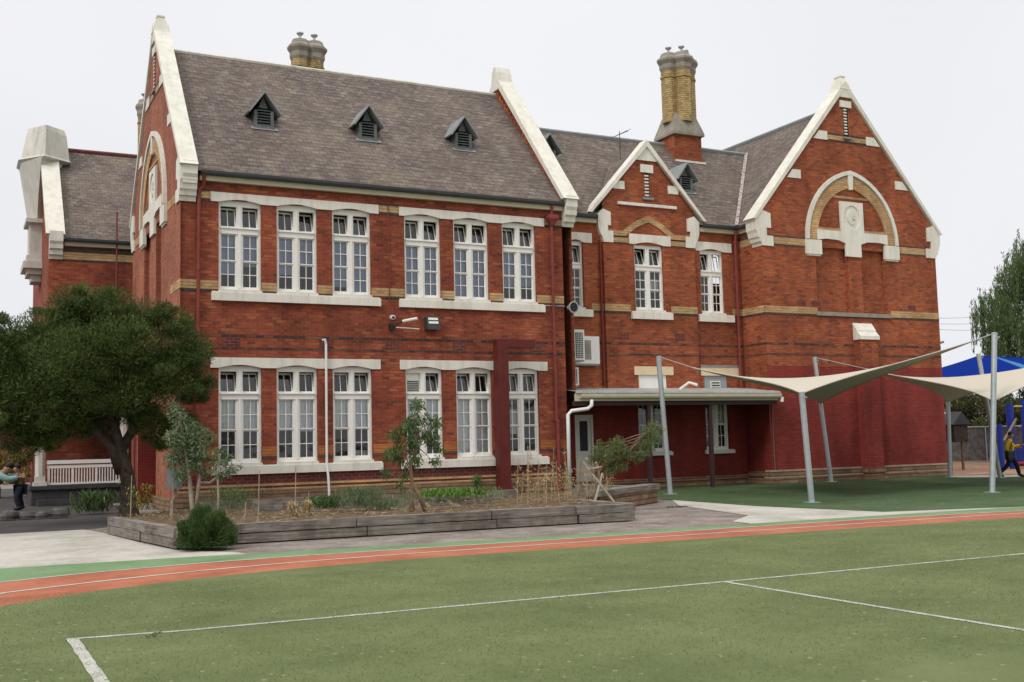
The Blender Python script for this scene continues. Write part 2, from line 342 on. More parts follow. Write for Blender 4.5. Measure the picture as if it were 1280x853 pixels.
# ---------------------------------------------------------------- mesh helpers
def uvm(me, td=None):
    if not me.polygons: return
    uvl = me.uv_layers.new(name='UVMap')
    for p in me.polygons:
        n = p.normal
        if abs(n.z) > .97: t = Vector((1, 0, 0)); b = Vector((0, 1, 0))
        else:
            t = Vector((-n.y, n.x, 0)).normalized(); b = n.cross(t)
        if td is not None:
            t = td; b = Vector((0, 0, 1)) if abs(n.z) < .7 else td.cross(Vector((0, 0, 1)))
        for li in p.loop_indices:
            v = me.vertices[me.loops[li].vertex_index].co + OFF
            uvl.data[li].uv = (v.dot(t), v.dot(b))
OFF = Vector((0, 0, 0))
def wloc(o):
    v = Vector((0, 0, 0))
    while o is not None: v += o.location; o = o.parent
    return v
def tag(o, label=None, cat=None, group=None, kind=None):
    if label: o['label'] = label
    if cat: o['category'] = cat
    if group: o['group'] = group
    if kind: o['kind'] = kind
    return o
def empty(name, loc, label, cat, group=None):
    o = bpy.data.objects.new(name, None); C.objects.link(o); o.location = loc; o.empty_display_size = .2
    return tag(o, label, cat, group)
class MB:
    def __init__(s): s.v = []; s.f = []
    def add(s, vs, fs):
        k = len(s.v); s.v += [tuple(v) for v in vs]; s.f += [tuple(i+k for i in f) for f in fs]; return s
    def box(s, x0, x1, y0, y1, z0, z1):
        if x0 > x1: x0, x1 = x1, x0
        if y0 > y1: y0, y1 = y1, y0
        if z0 > z1: z0, z1 = z1, z0
        return s.add([(x, y, z) for z in (z0, z1) for y in (y0, y1) for x in (x0, x1)],
                     [(0, 2, 3, 1), (4, 5, 7, 6), (0, 1, 5, 4), (2, 6, 7, 3), (0, 4, 6, 2), (1, 3, 7, 5)])
    def fbox(s, F, u0, u1, z0, z1, n0, n1):
        vs = [F(u, z, n) for n in (n0, n1) for z in (z0, z1) for u in (u0, u1)]
        return s.add(vs, [(0, 1, 3, 2), (4, 6, 7, 5), (0, 4, 5, 1), (2, 3, 7, 6), (0, 2, 6, 4), (1, 5, 7, 3)])
    def fprism(s, F, poly, n0, n1, caps=True):
        k = len(poly); vs = [F(u, z, n0) for u, z in poly] + [F(u, z, n1) for u, z in poly]
        fs = [(i, (i+1) % k, (i+1) % k+k, i+k) for i in range(k)]
        s.add(vs, fs)
        if caps:
            tris = tessellate_polygon([[Vector((u, z, 0)) for u, z in poly]])
            s.add([F(u, z, n1) for u, z in poly], [tuple(t) for t in tris])
            s.add([F(u, z, n0) for u, z in poly], [tuple(reversed(t)) for t in tris])
        return s
    def tube(s, pts, r, n=8, cap=True):
        pts = [Vector(p) for p in pts]; rs = r if isinstance(r, (list, tuple)) else [r]*len(pts)
        rings = []; prev = None
        for i, p in enumerate(pts):
            d = (pts[min(i+1, len(pts)-1)]-pts[max(i-1, 0)]).normalized()
            if prev is None:
                a = d.orthogonal().normalized()
            else:
                a = (prev - d*prev.dot(d));  a = a.normalized() if a.length > 1e-6 else d.orthogonal().normalized()
            prev = a; b = d.cross(a)
            rings.append([p+(a*math.cos(2*PI*j/n)+b*math.sin(2*PI*j/n))*rs[i] for j in range(n)])
        vs = [v for rg in rings for v in rg]; fs = []
        for i in range(len(pts)-1):
            for j in range(n):
                fs.append((i*n+j, i*n+(j+1) % n, (i+1)*n+(j+1) % n, (i+1)*n+j))
        if cap:
            fs.append(tuple(reversed(range(n)))); fs.append(tuple(range((len(pts)-1)*n, len(pts)*n)))
        return s.add(vs, fs)
    def loft(s, rings, cap=True):
        n = len(rings[0]); vs = [v for r in rings for v in r]; fs = []
        for i in range(len(rings)-1):
            for j in range(n): fs.append((i*n+j, i*n+(j+1) % n, (i+1)*n+(j+1) % n, (i+1)*n+j))
        if cap: fs.append(tuple(reversed(range(n)))); fs.append(tuple(range((len(rings)-1)*n, len(rings)*n)))
        return s.add(vs, fs)
    def build(s, name, mat, parent=None, smooth=False, fixn=False, td=None):
        global OFF
        OFF = wloc(parent) if parent is not None else Vector((0, 0, 0))
        me = bpy.data.meshes.new(name)
        me.from_pydata([tuple(Vector(v)-OFF) for v in s.v], [], s.f); me.validate(); me.update()
        if fixn:
            import bmesh
            bm = bmesh.new(); bm.from_mesh(me); bmesh.ops.recalc_face_normals(bm, faces=bm.faces); bm.to_mesh(me); bm.free(); me.update()
        uvm(me, td); OFF = Vector((0, 0, 0))
        me.materials.append(M[mat] if isinstance(mat, str) else mat)
        if smooth:
            for p in me.polygons: p.use_smooth = True
        o = bpy.data.objects.new(name, me); C.objects.link(o); o.parent = parent
        return o
def rebase(o, loc):
    loc = Vector(loc); o.data.transform(Matrix.Translation(-loc)); o.location = loc; return o
def frame(O, U, Nn):
    O, U, Nn = Vector(O), Vector(U), Vector(Nn)
    return lambda u, z, n=0: (O + U*u + Nn*n + Vector((0, 0, z)))
def wall(mb, F, outer, holes=(), depth=.14, back=False):
    """flat wall face with openings and reveals going in by depth"""
    loops = [[Vector((u, z, 0)) for u, z in outer]] + [[Vector((u, z, 0)) for u, z in h] for h in holes]
    allp = [p for l in loops for p in l]
    tris = tessellate_polygon(loops)
    fs = []
    for t in tris:
        a, b, c = [allp[i] for i in t]
        ar = (b-a).cross(c-a).z
        if abs(ar) < 1e-9: continue
        fs.append(tuple(t) if ar > 0 else tuple(reversed(t)))
    P = [F(p.x, p.y, 0) for p in allp]
    # orientation: want normal along +n
    n = (P[fs[0][1]]-P[fs[0][0]]).cross(P[fs[0][2]]-P[fs[0][0]])
    nn = F(0, 0, 1)-F(0, 0, 0)
    if n.dot(nn) < 0: fs = [tuple(reversed(f)) for f in fs]
    mb.add(P, fs)
    for h in holes:
        k = len(h); vs = [F(u, z, 0) for u, z in h]+[F(u, z, -depth) for u, z in h]
        mb.add(vs, [(i, (i+1) % k, (i+1) % k+k, i+k) for i in range(k)])
        if back:
            t2 = tessellate_polygon([[Vector((u, z, 0)) for u, z in h]])
            mb.add([F(u, z, -depth) for u, z in h], [tuple(t) for t in t2])
def rect(u0, u1, z0, z1): return [(u0, z0), (u1, z0), (u1, z1), (u0, z1)]

# leaf cloud
def leaves(name, P, D, ln, wd, mat, parent=None, curl=0.0):
    """P centres, D long-axis directions, one small quad (two triangles bent) per leaf"""
    global OFF
    off = np.array(wloc(parent)) if parent is not None else np.zeros(3)
    P = np.asarray(P, float)-off; n = len(P); D = np.asarray(D, float); D = D/np.maximum(np.linalg.norm(D, axis=1), 1e-6)[:, None]
    r = RNG.normal(size=(n, 3)); W = np.cross(D, r); W /= np.maximum(np.linalg.norm(W, axis=1), 1e-6)[:, None]
    L = (ln*RNG.uniform(.6, 1.3, n))[:, None]; Wd = (wd*RNG.uniform(.6, 1.3, n))[:, None]
    A = P-D*L*.5; B = P+W*Wd*.5; Cc = P+D*L*.5; E_ = P-W*Wd*.5
    V = np.stack([A, B, Cc, E_], 1).reshape(-1, 3)
    me = bpy.data.meshes.new(name); me.vertices.add(4*n); me.vertices.foreach_set('co', V.ravel())
    me.loops.add(4*n); me.loops.foreach_set('vertex_index', np.arange(4*n, dtype=np.int32))
    me.polygons.add(n); me.polygons.foreach_set('loop_start', np.arange(0, 4*n, 4, dtype=np.int32))
    me.polygons.foreach_set('loop_total', np.full(n, 4, dtype=np.int32))
    me.update(); me.validate(); me.materials.append(M[mat])
    o = bpy.data.objects.new(name, me); C.objects.link(o); o.parent = parent; return o
def blobpts(clumps, per, rad_pow=.45):
    """points spread through ellipsoid clumps (cx,cy,cz,rx,ry,rz), denser to the outside"""
    Ps = []; Ds = []
    for (cx, cy, cz, rx, ry, rz) in clumps:
        k = max(4, int(per*rx*ry*rz)); d = RNG.normal(size=(k, 3)); d /= np.linalg.norm(d, axis=1)[:, None]
        rr = RNG.uniform(0, 1, k)**rad_pow
        p = d*rr[:, None]*np.array([rx, ry, rz])
        Ps.append(p+np.array([cx, cy, cz])); Ds.append(d)
    return np.concatenate(Ps), np.concatenate(Ds)

# ================================================================ GROUND
def sheet(name, pts, z, mat, label=None):
    mb = MB(); poly = [Vector((x, y, 0)) for x, y in pts]; tris = tessellate_polygon([poly])
    fs = []
    for t in tris:
        a, b, c = [poly[i] for i in t]
        fs.append(tuple(t) if (b-a).cross(c-a).z > 0 else tuple(reversed(t)))
    mb.add([(x, y, z) for x, y in pts], fs)
    o = mb.build(name, mat); o['kind'] = 'structure'; return o
def G(px, py): p = at(px, py, Z=0); return (p.x, p.y)
sheet('ground', [(-600, -300), (900, -300), (900, 1200), (-600, 1200)], -.012, 'gravel')
def smooth_line(pts, xs):
    px = [p[0] for p in pts]; py = [p[1] for p in pts]
    c = np.polyfit(px, py, 4) if len(pts) > 6 else np.polyfit(px, py, 3)
    return [(x, float(np.interp(x, px, py))*.35+float(np.polyval(c, x))*.65) for x in xs]
XS = list(np.linspace(.6, 19, 60))
outer = [(0.6, 15.46), (1.1, 15.72), (1.75, 15.95), (3.23, 16.2), (4.4, 16.23), (6.1, 16.1), (8.5, 15.96), (10.58, 15.95), (12.21, 15.88), (13.91, 15.75), (15.89, 15.6), (19.18, 15.14)]
mid = [(0.56, 14.31), (1.0, 14.45), (1.61, 14.7), (3.02, 15.17), (4.17, 15.36), (5.85, 15.42), (8.18, 15.32), (10.06, 15.24), (11.65, 15.17), (13.28, 15.07), (15.17, 14.98), (18.66, 14.73)]
inner = [(0.51, 13.04), (1.0, 13.42), (1.53, 13.8), (2.84, 14.28), (3.94, 14.52), (5.59, 14.64), (7.69, 14.55), (9.6, 14.52), (11.14, 14.47), (12.6, 14.35), (14.33, 14.22), (17.7, 13.98)]
green = [(0.68, 17.45), (1.92, 17.45), (3.46, 17.35), (4.64, 17.12), (6.19, 16.85), (8.85, 16.68), (11.05, 16.62), (12.67, 16.55), (14.57, 16.42), (16.3, 16.25), (20.46, 16.0)]
def sl(a):
    s = smooth_line(a, XS); x0, y0 = s[0]; x1, y1 = s[-1]
    return [(x0-6, y0-11), (x0-2.2, y0-3.4), (x0-.9, y0-1.25)] + s + [(x1+12, y1-1.1), (x1+40, y1-4)]
O_, Mi, I_, Gr = sl(outer), sl(mid), sl(inner), sl(green)
sheet('path_concrete', [(-12, 18), (-12, 25.2), (2.6, 25.3), (2.9, 23.4), (3.1, 20.5), (3.35, 18.8), (4.1, 17.6), (4.2, 16.9), (0, 15)], -.004, 'concrete')
sheet('asphalt_yard', [(-30, 25.2), (2.6, 25.3), (4.6, 27), (4.6, 38), (3, 60), (-30, 60)], -.008, 'asphalt')
sheet('wood_chip_ground', [(33.9, 30.0), (37, 27.8), (60, 18), (150, 60), (150, 140), (20, 140), (33.9, 43)], -.006, 'bark_ground')
sheet('concrete_path', [(17.23, 24.46), (15.9, 22.3), (14.8, 18.3), (13.5, 17.2), (13.4, 16.2), (21, 15.2), (21, 17)] , -.002, 'concrete')
sheet('concrete_strip', [(33.2, 29.4), (32.3, 28.1), (36, 24.5), (60, 8), (60, 10), (37, 26)], -.001, 'concrete')
sheet('dark_green_turf', [(21.8, 31.2), (17.35, 31.2), (17.2, 24.46), (16.9, 20.6), (17.33, 17.05), (20.5, 16.1), (60, 6), (60, 8.4), (36, 24.4), (32.2, 28.0), (33.2, 29.9)], .002, 'turf2')
sheet('green_edge', Gr + [(60, 8), (40, 5), (0, 8), (-12, 3)], .006, 'greened')
sheet('running_track', O_ + [(60, 6), (40, 3), (0, 6), (-12, 2)], .010, 'track')
sheet('playing_field', I_ + [(200, -20), (200, -120), (-100, -120), (-40, 0)], .014, 'turf')
def strip(pts, w, z, name, mat='line'):
    mb = MB(); L = []; Rr = []
    for i, p in enumerate(pts):
        a = Vector((*pts[max(i-1, 0)], 0)); b = Vector((*pts[min(i+1, len(pts)-1)], 0)); d = (b-a).normalized(); n = Vector((-d.y, d.x, 0))
        ww = w*(.93+.14*random.random())
        L.append((p[0]+n.x*ww/2, p[1]+n.y*ww/2, z)); Rr.append((p[0]-n.x*ww/2, p[1]-n.y*ww/2, z))
    for i in range(len(pts)-1): mb.add([Rr[i], Rr[i+1], L[i+1], L[i]], [(0, 1, 2, 3)])
    o = mb.build(name, mat); o['kind'] = 'structure'; return o
strip(O_, .08, .0145, 'track_edge_line'); strip(Mi, .085, .0145, 'track_lane_line')
def seg(a, b, n=60, jit=.004): return [(a[0]+(b[0]-a[0])*i/n+random.uniform(-jit, jit), a[1]+(b[1]-a[1])*i/n+random.uniform(-jit, jit)) for i in range(n+1)]
strip(seg((.93, 10.36), (1.69, 10.25), 10)+seg((1.8, 10.22), (7.67, 9.98), 60)+seg((7.8, 9.97), (30, 9.5), 120), .07, .018, 'pitch_line_far')
strip(seg((.98, 10.36), (.98, 1.0), 60), .095, .0185, 'pitch_line_left')
strip(seg((7.69, 9.95), (7.66, 1.0), 60), .065, .0185, 'pitch_line_inner')

# ================================================================ BUILDING
YF = 29.8; YM = 31.08; XL = 5.38; XR = 17.15; XB = 25.2; XW = 33.7; YB = 38.4; YLB = 41.0; XLB = 2.95
school = empty('school_building', (17, 34, 0), 'long two storey red brick school with slate roofs, white trimmed gables and tall windows', 'building')
S = school
FF = frame((0, YF, 0), (1, 0, 0), (0, -1, 0))          # front planes: u = world X
FM = frame((0, YM, 0), (1, 0, 0), (0, -1, 0))
FL = frame((0, YLB, 0), (1, 0, 0), (0, -1, 0))
FGW = frame((XB, YF, 0), (1, 0, 0), (0, -1, 0))         # end wing gable: u 0..8.5
FGL = frame((XL, YB-.05, 0), (0, -1, 0), (-1, 0, 0))    # left gable, facing -X, u 0..8.55 from back to front
FLL = frame((XLB, 49.0, 0), (0, -1, 0), (-1, 0, 0))     # far block side, facing -X
WS = frame((XB, YM, 0), (0, -1, 0), (-1, 0, 0))         # wing side wall: u 0..1.28

up_w = [(6.40, 7.57), (8.0, 9.16), (9.6, 10.76), (11.8, 12.96), (13.38, 14.55), (15.02, 16.19)]
lo_w = [(6.40, 7.57), (7.98, 9.14), (9.58, 10.75), (11.78, 12.94), (13.38, 14.56), (15.01, 16.17)]
UPZ = (5.93, 8.36); LOZ = (1.24, 3.82)
def archtop(u0, u1, z0, z1, rise=.1, n=8):
    return [(u0, z0), (u1, z0)] + [(u1-(u1-u0)*i/n, z1-rise+rise*math.sin(PI*i/n)) for i in range(n+1)]
def wn_hole(u0, u1, z): return rect(u0, u1, z[0], z[1]+.07)

mb = MB(); holes = [wn_hole(a, b, UPZ) for a, b in up_w] + [wn_hole(a, b, LOZ) for a, b in lo_w]
wall(mb, FF, rect(XL, XR, .55, 9.1), holes, .2); mb.build('front_wall', 'brick', S)
# middle walls
mid_up = [(18.12, 18.68, 5.98, 8.22), (23.47, 24.49, 5.98, 8.22)]
FBAY = frame((0, YM-.1, 0), (1, 0, 0), (0, -1, 0))
mb = MB()
wall(mb, FM, rect(XR, 19.42, 3.2, 9.1), [wn_hole(18.12, 18.68, (5.98, 8.2))], .16)
mb.build('middle_wall', 'brick_o', S); mb = MB()
wall(mb, FM, rect(23.18, XB, 3.2, 9.1), [wn_hole(23.47, 24.49, (5.98, 8.2)), rect(23.45, 24.45, 3.21, 3.8)], .16)
mb.build('middle_wall', 'brick_o', S)
mb = MB()
bay = [(19.42, 3.2), (23.18, 3.2), (23.18, 9.64), (21.25, 11.76), (19.42, 9.7)]
wall(mb, FBAY, bay, [wn_hole(20.64, 21.83, (6.0, 8.2)), rect(20.65, 21.8, 3.21, 3.8), rect(21.17, 21.37, 9.95, 10.8)], .16)
for u in (19.42, 23.18): mb.add([FBAY(u, 3.2, 0), FBAY(u, 9.3, 0), FBAY(u, 9.3, -.3), FBAY(u, 3.2, -.3)], [(0, 1, 2, 3)])
mb.build('bay_wall', 'brick_o', S)
mb = MB()
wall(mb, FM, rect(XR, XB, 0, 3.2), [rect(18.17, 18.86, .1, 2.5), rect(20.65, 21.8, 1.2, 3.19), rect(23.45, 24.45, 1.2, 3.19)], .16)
wall(mb, frame((XB-.003, YM, 0), (0, -1, 0), (-1, 0, 0)), rect(0, YM-YF, 0, 3.2)); mb.build('painted_lower_wall', 'maroon_shaded', S)
mb = MB(); wall(mb, WS, rect(0, YM-YF, 3.2, 9.1)); mb.build('wing_side_wall', 'brick_o', S)
# end wing gable wall
WGH = [rect(2.45, 4.0, 6.0, 8.4), rect(4.65, 5.85, 6.0, 8.4), rect(4.17, 4.37, 12.7, 13.75)]
mb = MB()
gab = [(0, 4.08), (8.5, 4.08), (8.5, 9.42), (4.25, 14.46), (0, 9.42)]
wall(mb, FGW, gab, WGH[:2], .14, back=True); 
mb.build('wing_gable_wall', 'brick_o', S)
mb = MB(); wall(mb, FGW, rect(0, 8.5, .45, 4.08)); mb.build('wing_painted_wall', 'maroonw', S)
mb = MB(); mb.add([(XW, YF, 0), (XW, 42, 0), (XW, 42, 9.1), (XW, YF, 9.1)], [(0, 1, 2, 3)]); mb.build('wing_east_wall', 'brick_o', S)
# left gable wall
mb = MB()
gab = [(0, 0), (1.4, 0), (1.4, 3.1), (4.9, 3.1), (4.9, 0), (8.6, 0), (8.6, 9.42), (4.3, 14.46), (0, 9.42)]
wall(mb, FGL, gab, [rect(2.5, 3.85, 5.2, 8.4), rect(4.7, 6.05, 5.2, 8.4)], .14, back=True)
mb.build('left_gable_wall', 'brick_g', S)
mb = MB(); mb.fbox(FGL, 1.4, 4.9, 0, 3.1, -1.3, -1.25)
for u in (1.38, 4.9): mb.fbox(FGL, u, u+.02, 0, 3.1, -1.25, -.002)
mb.fbox(FGL, 1.4, 4.9, 3.1, 3.12, -1.25, -.002); mb.build('recessed_entry', 'maroon_shaded', S)
# main right gable wall (upper part seen above roofs)
mb = MB()
for x in (XR+.0, XR+.35):
    mb.add([(x, YF, 3), (x, YB, 3), (x, YB, 9.3), (x, 34.1, 14.35), (x, YF, 9.3)], [(0, 1, 2, 3, 4)])
mb.add([(XR, YF, 0), (XR, YM, 0), (XR, YM, 9.2), (XR, YF, 9.2)], [(0, 1, 2, 3)])
mb.add([(XR, YF, 9.0), (XR+.35, YF, 9.0), (XR+.35, 34.1, 14.35), (XR, 34.1, 14.35)], [(0, 1, 2, 3)])
mb.build('party_gable_wall', 'brick', S)
# far left block walls
mb = MB()
wall(mb, FL, rect(XLB, 9, 0, 9.1))
wall(mb, FLL, [(0, 0), (8.0, 0), (8.0, 9.3), (4.0, 13.6), (0, 9.3)])
mb.build('far_block_wall', 'brick', S)
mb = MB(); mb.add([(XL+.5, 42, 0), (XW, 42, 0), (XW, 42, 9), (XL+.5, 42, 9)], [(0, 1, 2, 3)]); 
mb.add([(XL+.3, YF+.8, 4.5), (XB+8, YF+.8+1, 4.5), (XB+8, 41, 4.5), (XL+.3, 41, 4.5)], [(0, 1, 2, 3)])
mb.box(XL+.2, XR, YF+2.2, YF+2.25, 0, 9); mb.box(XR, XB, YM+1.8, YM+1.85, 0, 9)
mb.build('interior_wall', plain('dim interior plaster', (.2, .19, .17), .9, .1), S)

# ---- plinth
mb = MB()
mb.fbox(FF, XL-.05, XR+.02, 0, .30, 0, .09); mb.fbox(FF, XL-.05, XR+.02, .34, .46, 0, .075); mb.build('plinth', 'stone', S)
mb = MB(); mb.fbox(FF, XL-.04, XR+.01, .46, .55, -.02, .05); mb.fbox(FF, XL-.045, XR+.015, .30, .34, 0, .07); mb.build('plinth_course', 'stone', S)
mb = MB(); mb.fbox(FF, XL, XR, .553, .945, -.02, .006); mb.build('sill_course', 'brick_p', S)
mb = MB(); mb.fbox(FF, XL-.02, XR, .86, .9, .0, .012); 
mb = MB(); mb.fbox(FF, XL-.045, XR+.01, .62, .68, 0, .03); mb.fbox(FF, XL-.045, XR+.01, .5, .56, 0, .06); mb.build('cream_course', 'cream', S)
mb = MB(); mb.fbox(FGW, -.1, 8.6, 0, .2, -1.2, .12); mb.fbox(FGW, -.07, 8.57, .24, .42, -1.2, .08); 
mb.fbox(FM, XR, XB, 0, .16, 0, .1); mb.fbox(FM, XR, XB, .19, .32, 0, .06); mb.build('wing_plinth', 'stone', S)
mb = MB(); mb.fbox(FGW, -.09, 8.59, .2, .24, -.3, .11); mb.fbox(FGW, -.05, 8.55, .42, .47, -.3, .06); mb.build('plinth_string', 'lintd', S)
mb = MB(); mb.fbox(FGL, -.1, 1.38, 0, .34, -.3, .09); mb.build('gable_plinth', 'stone', S); mb = MB(); mb.fbox(FGL, 4.92, 8.7, 0, .34, -.3, .09); mb.build('gable_plinth', 'stone', S)

# ---- bands
def bands(F, spans, z0, z1, mat, name, n=.010, parent=S):
    for u0, u1 in spans:
        mb = MB(); mb.fbox(F, u0, u1, z0, z1, -.02, n); mb.build(name, mat, parent)
def gaps(ws, lo, hi, pad=0):
    out = []; c = lo
    for a, b in ws:
        if a-pad > c: out.append((c, a-pad))
        c = b+pad
    if hi > c: out.append((c, hi))
    return out
mg = gaps(up_w, XL, XR); bands(FF, mg, 5.95, 6.19, 'cream', 'yellow_string_course')
bands(FF, [(XL, 6.2), (11.03, 11.6), (16.45, XR)]+[g for g in mg if g[0] > 7 and g[1] < 11 or 12 < g[0] < 15], 5.87, 5.948, 'black', 'black_string_course')
bands(FF, [(XL+.05, 6.18), (11.0, 11.64), (16.52, XR)], 8.42, 8.62, 'cream', 'yellow_lintel_course')
bands(FF, [(XL+.05, 6.18), (11.0, 11.64), (16.52, XR)], 8.35, 8.418, 'black', 'black_lintel_course')
bands(FF, [(XL, 6.18), (11.0, 11.64), (16.52, XR)], 8.622, 8.69, 'black', 'black_upper_course')
lg = gaps(lo_w, XL, XR); bands(FF, lg, 1.42, 1.68, 'orangeb', 'orange_string_course')
bands(FF, lg, 1.345, 1.418, 'black', 'black_sill_course')
def broken(F, u0, u1, z0, z1, name, prob=.75):
    mb = MB(); mb.fbox(F, u0, u1, z0, z1, -.02, .006); mb.build(name, 'blackmix', S)
broken(FF, XL, XR, 4.66, 4.73, 'broken_black_course'); broken(FF, XL, XR, 4.33, 4.40, 'broken_black_course')
for u in (6.6, 9.2, 11.2, 13.3, 15.9): mbv = MB(); mbv.fbox(FF, u, u+.38, 4.42, 4.63, -.02, .007); mbv.build('air_brick', 'brick_p', S)
for F, a, b in ((FM, XR, 19.42), (FBAY, 19.42, 23.18), (FM, 23.18, XB), (WS, 0, YM-YF)):
    pass
def mid_bands(F, spans, z0, z1, mat, name): bands(F, spans, z0, z1, mat, name)
mid_bands(FM, [(XR, 18.0), (18.95, 19.42), (23.18, 23.29), (24.83, XB)], 5.95, 6.19, 'cream', 'yellow_string_course')
mid_bands(FBAY, [(19.41, 20.43), (22.1, 23.19)], 5.95, 6.19, 'cream', 'yellow_string_course')
mid_bands(WS, [(0, YM-YF)], 5.95, 6.19, 'cream', 'yellow_string_course')
mid_bands(FGW, [(-.01, 2.4), (6.0, 8.5)], 5.95, 6.19, 'cream', 'yellow_string_course')
mid_bands(FM, [(XR, 18.0), (18.0, 19.42), (23.18, XB)], 5.87, 5.94, 'black', 'black_string_course')
mid_bands(FBAY, [(19.41, 23.19)], 5.87, 5.94, 'black', 'black_string_course'); mid_bands(WS, [(0, 1.28)], 5.87, 5.94, 'black', 'black_string_course')
mid_bands(FGW, [(0, 8.5)], 5.87, 5.94, 'black', 'black_string_course')
mid_bands(WS, [(0, 1.28)], 8.40, 8.64, 'cream', 'yellow_lintel_course'); mid_bands(WS, [(0, 1.28)], 8.645, 8.78, 'black', 'black_lintel_course')
mid_bands(FGW, [(.52, 2.1), (6.6, 7.95)], 8.40, 8.64, 'cream', 'yellow_lintel_course')
mid_bands(FGW, [(.3, 2.1), (6.6, 8.2)], 8.645, 8.71, 'black', 'black_lintel_course'); mid_bands(FGW, [(.52, 2.1), (6.6, 7.95)], 8.335, 8.395, 'black', 'black_lintel_course')
for F, a, b in ((FM, XR, 19.42), (FBAY, 19.42, 23.18), (FM, 23.18, XB), (WS, 0, 1.28), (FGW, 0, 8.5)):
    broken(F, a, b, 4.82, 4.89, 'broken_black_course', .8); broken(F, a, b, 4.45, 4.52, 'broken_black_course', .85)
bands(FGL, [(.6, 2.1), (6.6, 8.1)], 8.40, 8.64, 'cream', 'yellow_lintel_course')
bands(FGL, [(0, .9), (7.2, 8.61)], 5.95, 6.19, 'cream', 'yellow_string_course')
bands(FL, [(XLB+.3, 9)], 8.42, 8.68, 'cream', 'yellow_lintel_course'); bands(FL, [(XLB+.3, 9)], 8.69, 8.84, 'black', 'black_lintel_course'); 
broken(FL, XLB+.3, 9, 8.34, 8.41, 'broken_black_course')
for F, u in ((FBAY, 19.9), (FBAY, 22.2), (FGW, 1.5), (FGW, 2.15), (FGW, 6.9)):
    mbv = MB(); mbv.fbox(F, u, u+.42, 5.0, 5.22, -.02, .007) if F is FBAY else mbv.fbox(F, u, u+.38, 6.24, 6.42, -.02, .007)
    mbv.build('air_brick', 'brick_p', S)

# ---- lintels and sills
def lintel(F, u0, u1, z0, z1, wins, name='lintel', mat='white', rise=.085):
    top = [(u1, z1), (u0, z1)]
    bot = [(u0, z0)]
    for a, b in wins:
        bot.append((a, z0))
        bot += [(a+(b-a)*i/10, z0+rise*math.sin(PI*i/10)) for i in range(1, 10)]
        bot.append((b, z0))
    bot.append((u1, z0))
    mb = MB(); mb.fprism(F, bot+top, -.1, .035); mb.build(name, mat, S)
def sill(F, u0, u1, z0, z1, wins=(), name='sill', mat='white'):
    mb = MB(); mb.fbox(F, u0, u1, z0, z1, -.1, .1)
    mb.fbox(F, u0+.02, u1-.02, z1, z1+.03, -.1, .05)
    for a, b in wins: mb.fprism(frame(F(0, 0, 0), F(1, 0, 0)-F(0, 0, 0), F(0, 0, 1)-F(0, 0, 0)), [(a-.02, z1), (b+.02, z1), (b, z1+.09), (a, z1+.09)], -.15, .055)
    mb.build(name, mat, S)
lintel(FF, 6.18, 11.0, 8.36, 8.62, up_w[:3]); lintel(FF, 11.64, 16.5, 8.36, 8.62, up_w[3:])
sill(FF, 6.2, 11.02, 5.64, 5.86, up_w[:3]); sill(FF, 11.6, 16.43, 5.64, 5.86, up_w[3:])
lintel(FF, 6.18, 11.0, 3.82, 4.10, lo_w[:3]); lintel(FF, 11.6, 16.48, 3.82, 4.10, lo_w[3:])
sill(FF, 6.2, 11.02, .95, 1.16, lo_w[:3]); sill(FF, 11.6, 16.43, .95, 1.16, lo_w[3:])
lintel(FM, 18.0, 19.02, 8.22, 8.55, [(18.1, 18.7)]); sill(FM, 18.0, 18.95, 5.72, 5.94, [(18.12, 18.68)])
lintel(FBAY, 20.45, 22.15, 8.27, 8.62, [(20.64, 21.83)]); sill(FBAY, 20.43, 22.1, 5.7, 5.93, [(20.64, 21.83)])
lintel(FM, 23.28, 24.86, 8.22, 8.55, [(23.47, 24.49)]); sill(FM, 23.29, 24.83, 5.7, 5.93, [(23.47, 24.49)])
lintel(FBAY, 20.48, 22.06, 3.8, 4.09, [], mat='lint'); lintel(FM, 23.3, 24.96, 3.8, 4.09, [], mat='lint')
mb = MB(); mb.fbox(FM, 23.28, 24.98, 4.093, 4.17, -.05, .05); mb.build('lintel_flashing', 'lead', S)
sill(FM, 20.5, 21.95, 1.08, 1.19, mat='doorw'); sill(FM, 23.35, 24.6, 1.08, 1.19, mat='doorw')

